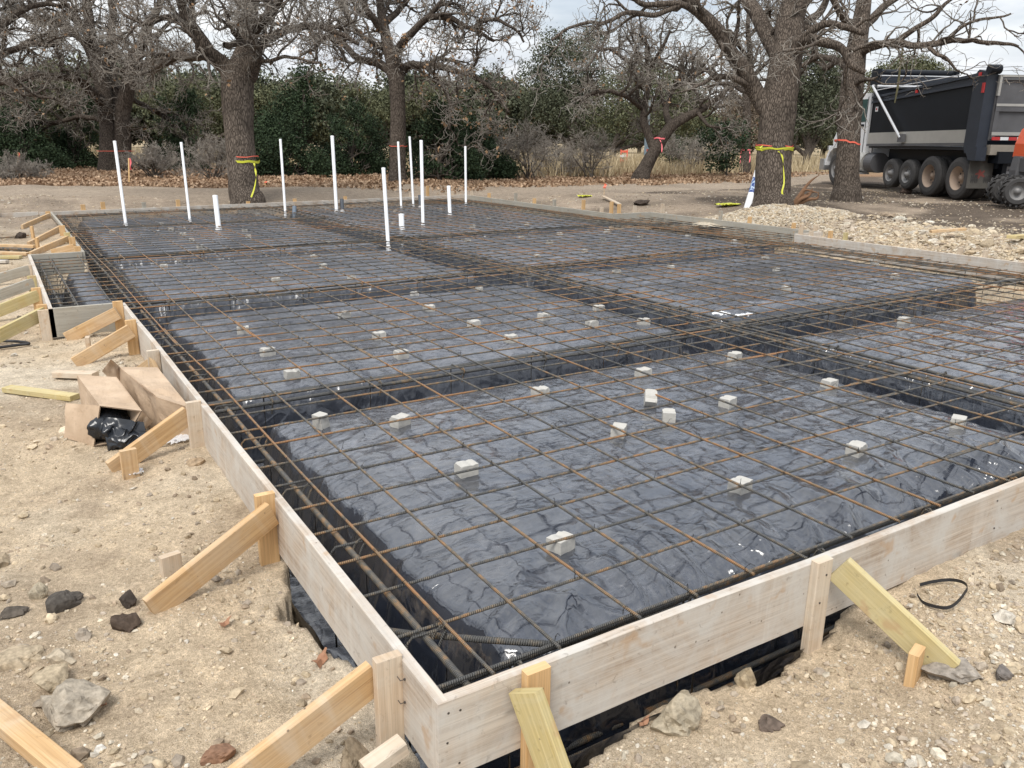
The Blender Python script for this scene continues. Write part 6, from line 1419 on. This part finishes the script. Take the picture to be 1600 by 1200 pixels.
def text_mesh(txt, size, loc, rot, mat, name, parent, ext=.002):
    cu = bpy.data.curves.new(name, 'FONT'); cu.body = txt; cu.size = size; cu.extrude = ext; cu.align_x = 'CENTER'; cu.align_y = 'CENTER'
    ob = bpy.data.objects.new(name, cu); COL.objects.link(ob); dg = bpy.context.evaluated_depsgraph_get(); me = bpy.data.meshes.new_from_object(ob.evaluated_get(dg)); me.name = name; me.materials.clear(); me.materials.append(mat)
    bpy.data.objects.remove(ob); o = bpy.data.objects.new(name, me); COL.objects.link(o); o.matrix_world = Matrix.Translation(Vector(loc)) @ rot; bpy.context.view_layer.update()
    if parent is not None: o.parent = parent; o.matrix_parent_inverse = parent.matrix_world.inverted()
    return o
xdir = Vector((-math.sin(az_t), math.cos(az_t), 0)) * -1; zdir = Vector((-math.cos(az_t), -math.sin(az_t), 0)); ydir = Vector((0, 0, 1))
rotm = Matrix([[xdir.x, ydir.x, zdir.x, 0], [xdir.y, ydir.y, zdir.y, 0], [xdir.z, ydir.z, zdir.z, 0], [0, 0, 0, 1]])
bpy.context.view_layer.update()
text_mesh('1BZ-4998', .085, FB((-.905, .33, .745)), rotm, M_black, 'plate_lettering', pl_)
# headboard, cab shield, tarp arm
g = Geo(); fbox(g, FB, 4.22, 4.30, -1.2, 1.2, 1.3, 3.08); g.build('headboard', M_blk, truck)
g = Geo(); fbox(g, FB, 4.1, 4.6, -1.22, 1.22, 3.08, 3.30); g.build('cab_shield', M_dkb, truck)
g = Geo(); lathe_y(g, FB, 4.25, 3.40, [(-1.24, 0), (-1.24, .10), (1.22, .10), (1.22, 0)], 18); fbox(g, FB, 4.05, 4.45, 1.18, 1.28, 3.05, 3.50); fbox(g, FB, 4.05, 4.45, -1.28, -1.18, 3.05, 3.50); g.build('tarp_roller', M_blk, truck, smooth=False)
g = Geo(); add_tube(g, FB(np.array([(4.0, 1.24, 3.30), (4.0, -1.2, 3.30)])), .022, 8); add_tube(g, FB(np.array([(4.05, 1.25, 3.0), (4.05, -1.0, 3.0)])), .055, 8); g.build('tarp_bar', M_chr, truck)
g = Geo(); add_tube(g, FB(np.array([(4.2, 1.33, 3.02), (2.3, 1.36, 1.52)])), .04, 8); add_tube(g, FB(np.array([(4.2, 1.33, 3.02), (4.2, 1.1, 3.02)])), .05, 8); add_tube(g, FB(np.array([(4.2, 1.30, 2.88), (.2, 1.2, 3.06)])), .012, 6); g.build('tarp_arm', M_chr, truck)
g = Geo(); fbox(g, FB, 2.18, 2.42, 1.27, 1.37, 1.40, 1.62); g.build('arm_pivot', M_gst, truck)
g = Geo(); fbox(g, FB, 3.95, 4.10, 1.202, 1.208, 2.28, 2.42); s_ = g.build('side_sticker', M_wht, truck)
g = Geo(); fbox(g, FB, 4.0, 4.06, 1.209, 1.212, 2.32, 2.38); g.build('sticker_mark', M_red, s_)
for x_, z_ in ((2.0, 2.74), (-.7, 3.0), (-.9, 2.6)): g = Geo(); fbox(g, FB, x_ - .04, x_ + .04, 1.22 if x_ > -.5 else 1.302, 1.26 if x_ > -.5 else 1.33, z_ - .03, z_ + .05 if x_ > -.8 else z_ + .2); g.build('marker_light', M_red, truck)
# cab
cab = [(4.85, 1.0), (6.05, 1.0), (6.05, 1.95), (5.65, 2.72), (5.4, 2.85), (4.85, 2.85)]
g = Geo(); prism_y(g, FC, cab, -1.05, 1.05); CB = g.build('cab', M_wht, truck)
g = Geo(); prism_y(g, FC, [(5.05, 2.0), (5.95, 2.0), (5.58, 2.68), (5.05, 2.68)], 1.051, 1.06); g.build('side_window', M_glass, truck)
g = Geo(); prism_y(g, FC, [(6.062, 1.98), (6.075, 1.98), (5.675, 2.70), (5.662, 2.70)], -.95, .95); g.build('windscreen', M_glass, truck)
g = Geo(); fbox(g, FC, 5.0, 5.02, 1.05, 1.062, 1.05, 2.75); fbox(g, FC, 5.0, 6.0, 1.05, 1.062, 1.04, 1.06); fbox(g, FC, 5.1, 5.3, 1.05, 1.075, 1.85, 1.93); g.build('door_seam', M_blk, truck)
g = Geo(); fbox(g, FC, 6.0, 6.14, 1.12, 1.42, 2.05, 2.65); add_tube(g, FC(np.array([(6.05, 1.0, 2.7), (6.07, 1.25, 2.6)])), .02, 6); g.build('mirror', M_blk, truck)
g = Geo(); prism_y(g, FC, [(6.051, 1.0), (7.45, 1.0), (7.5, 1.45), (7.25, 1.78), (6.051, 1.98)], -.85, .85); g.build('hood', M_wht, truck)
for s in (1, -1):
    a = np.linspace(0, math.pi, 14); g = Geo(); y0, y1 = sorted((.86 * s, 1.22 * s))
    prof = [(6.45 + .72 * math.cos(q), .62 + .70 * math.sin(q)) for q in a] + [(6.45 + .60 * math.cos(q), .62 + .58 * math.sin(q)) for q in a[::-1]]
    prism_y(g, FC, prof, y0, y1); g.build('fender', M_wht, truck)
    g = Geo(); fbox(g, FC, 7.1, 7.2, y0 + .1, y1 - .05, 1.12, 1.26); g.build('headlight', M_chr, truck)
g = Geo(); fbox(g, FC, 7.3, 7.6, -1.2, 1.2, .45, .82); g.build('front_bumper', M_chr, truck)
def lathe_x(g, fr, x0, x1, cy, cz, r, k=24):
    a = np.arange(k) / k * 2 * math.pi; V = np.array([[x, cy + rr * math.cos(q), cz + rr * math.sin(q)] for x, rr in ((x0, 0), (x0, r), (x1, r), (x1, 0)) for q in a]); i = np.arange(3)[:, None] * k; j = np.arange(k)[None]; g.add(fr(V), np.stack([i + j, i + (j + 1) % k, i + k + (j + 1) % k, i + k + j], -1).reshape(-1, 4))
g = Geo(); lathe_x(g, FC, 4.55, 5.6, 1.0, .78, .30); g.build('fuel_tank', M_alu, truck, smooth=False)
g = Geo(); lathe_x(g, FC, 3.95, 4.42, 1.0, .78, .30); g.build('air_tank', M_gst, truck, smooth=False)
g = Geo(); fbox(g, FC, 4.5, 5.7, 1.0, 1.3, .42, .47); g.build('step', M_chr, truck)
g = Geo(); add_tube(g, FC(np.array([(4.6, .98, 1.0), (4.6, .98, 3.1)])), .07, 12); g.build('exhaust_stack', M_chr, truck, smooth=True)

# ------------------------------------------------------------------ skid steer at the right edge
M_mach = plain('orange_machine_paint', (.72, .11, .035), .35, 0, .1)
wc = dep(1592, 299, 18.9); azs = math.radians(318)
FS = Frame((wc[0], wc[1], wc[2] - .35), azs)
sk = empty('skid_steer', FS.O); tag(sk, 'orange and grey skid steer loader cut off by the right edge, chunky tyre in front', 'skid steer')
def lug_wheel(x, yo, s, r=.35, w=.34):
    o = empty('wheel', FS((x, yo, r))); o.parent = sk; o.location = Vector(WOFF[o.name] - WOFF[sk.name]); g = Geo()
    lathe_y(g, FS, x, r, [(yo - s * .03, r * .55), (yo, r * .6), (yo, r * .82), (yo - s * .05, r * .94), (yo - s * (w - .05), r * .94), (yo - s * w, r * .82), (yo - s * w, r * .5)])
    for k in range(16):
        a0 = k / 16 * 2 * math.pi
        for hlf in (0, 1):
            q0, q1 = (0.0, .5) if hlf == 0 else (.5, 1.0); da = .30 * (1 if hlf == 0 else -1); vs = []
            for q, a in ((q0, a0 + (0 if hlf == 0 else .30) + (hlf * .19)), (q1, a0 + (.30 if hlf == 0 else 0) + (hlf * .19))):
                for dd in (-.055, .055):
                    for rr in (r * .92, r * 1.03): vs.append((x + rr * math.cos(a + dd), yo - s * (.01 + q * (w - .02)), r + rr * math.sin(a + dd)))
            g.add(FS(np.array(vs)), [[0, 1, 3, 2], [4, 6, 7, 5], [0, 4, 5, 1], [2, 3, 7, 6], [0, 2, 6, 4], [1, 5, 7, 3]])
    g.build('tyre', M_tyre, o); g = Geo(); lathe_y(g, FS, x, r, [(yo - s * .02, r * .57), (yo - s * .04, r * .5), (yo - s * .10, r * .42), (yo - s * .10, r * .2), (yo - s * .03, r * .18), (yo - s * .03, 0)]); g.build('rim', M_rimg, o, smooth=True)
for x in (0, 1.05):
    lug_wheel(x, 0.0, -1) ; lug_wheel(x, 1.05, 1)
g = Geo(); prism_y(g, FS, [(.0, .45), (1.6, .40), (1.7, 1.1), (.02, 1.12), (-.02, .8)], .34, .72); prism_y(g, FS, [(.05, .78), (1.6, .78), (1.6, 1.08), (.03, 1.08)], .02, .34); g.build('chassis', M_gst, sk)
g = Geo(); prism_y(g, FS, [(.10, 1.10), (.95, 1.10), (.95, 1.86), (.42, 1.86), (.20, 1.72), (.11, 1.4)], .03, 1.0); g.build('engine_hood', M_mach, sk)
g = Geo(); prism_y(g, FS, [(.18, 1.26), (.42, 1.26), (.42, 1.68), (.27, 1.62), (.18, 1.42)], .02, .028); g.build('hood_vent', M_flapm, sk)
g = Geo(); prism_y(g, FS, [(.96, 1.05), (1.7, 1.05), (1.65, 2.25), (1.0, 2.3)], .1, .95); g.build('cab', M_blk, sk)
g = Geo(); prism_y(g, FS, [(1.75, .1), (2.5, .1), (2.55, .2), (1.95, .75), (1.75, .75)], -.1, 1.15); g.build('bucket', M_gst, sk)

# nail heads on the near stakes and boards
M_nail = plain('nail_steel', (.10, .09, .085), .5, .6)
def nail(p, n, parent, bent=False):
    p = np.array(p, float); n = nrm(np.array(n, float)); g = Geo(); add_tube(g, [p - n * .004, p + n * .0025], .0042, 8)
    if bent: add_tube(g, [p, p + n * .014, p + n * .016 + np.array([0, .02, .004])], .0016, 5)
    g.build('nail', M_nail, parent)
for x_, z_ in ((.345, -.055), (.372, -.16), (1.70, -.05), (1.68, -.17)): nail((x_, -.0405, z_), (0, -1, 0), ff, bent=False)
for x_, z_ in ((.035, -.045), (.03, -.15), (.035, -.25), (.075, -.05), (.07, -.24), (3.0, -.05), (3.02, -.2)): nail((x_, -.0008, z_), (0, -1, 0), ff)
for y_, z_ in ((.23, -.06), (.235, -.15)): nail((-.002 , y_, z_), (-1, 0, 0), fm, bent=True)
for y_, z_ in ((1.64, -.05), (1.65, -.10)): nail((-.078, y_ - .021, z_), (0, -1, 0), fm)
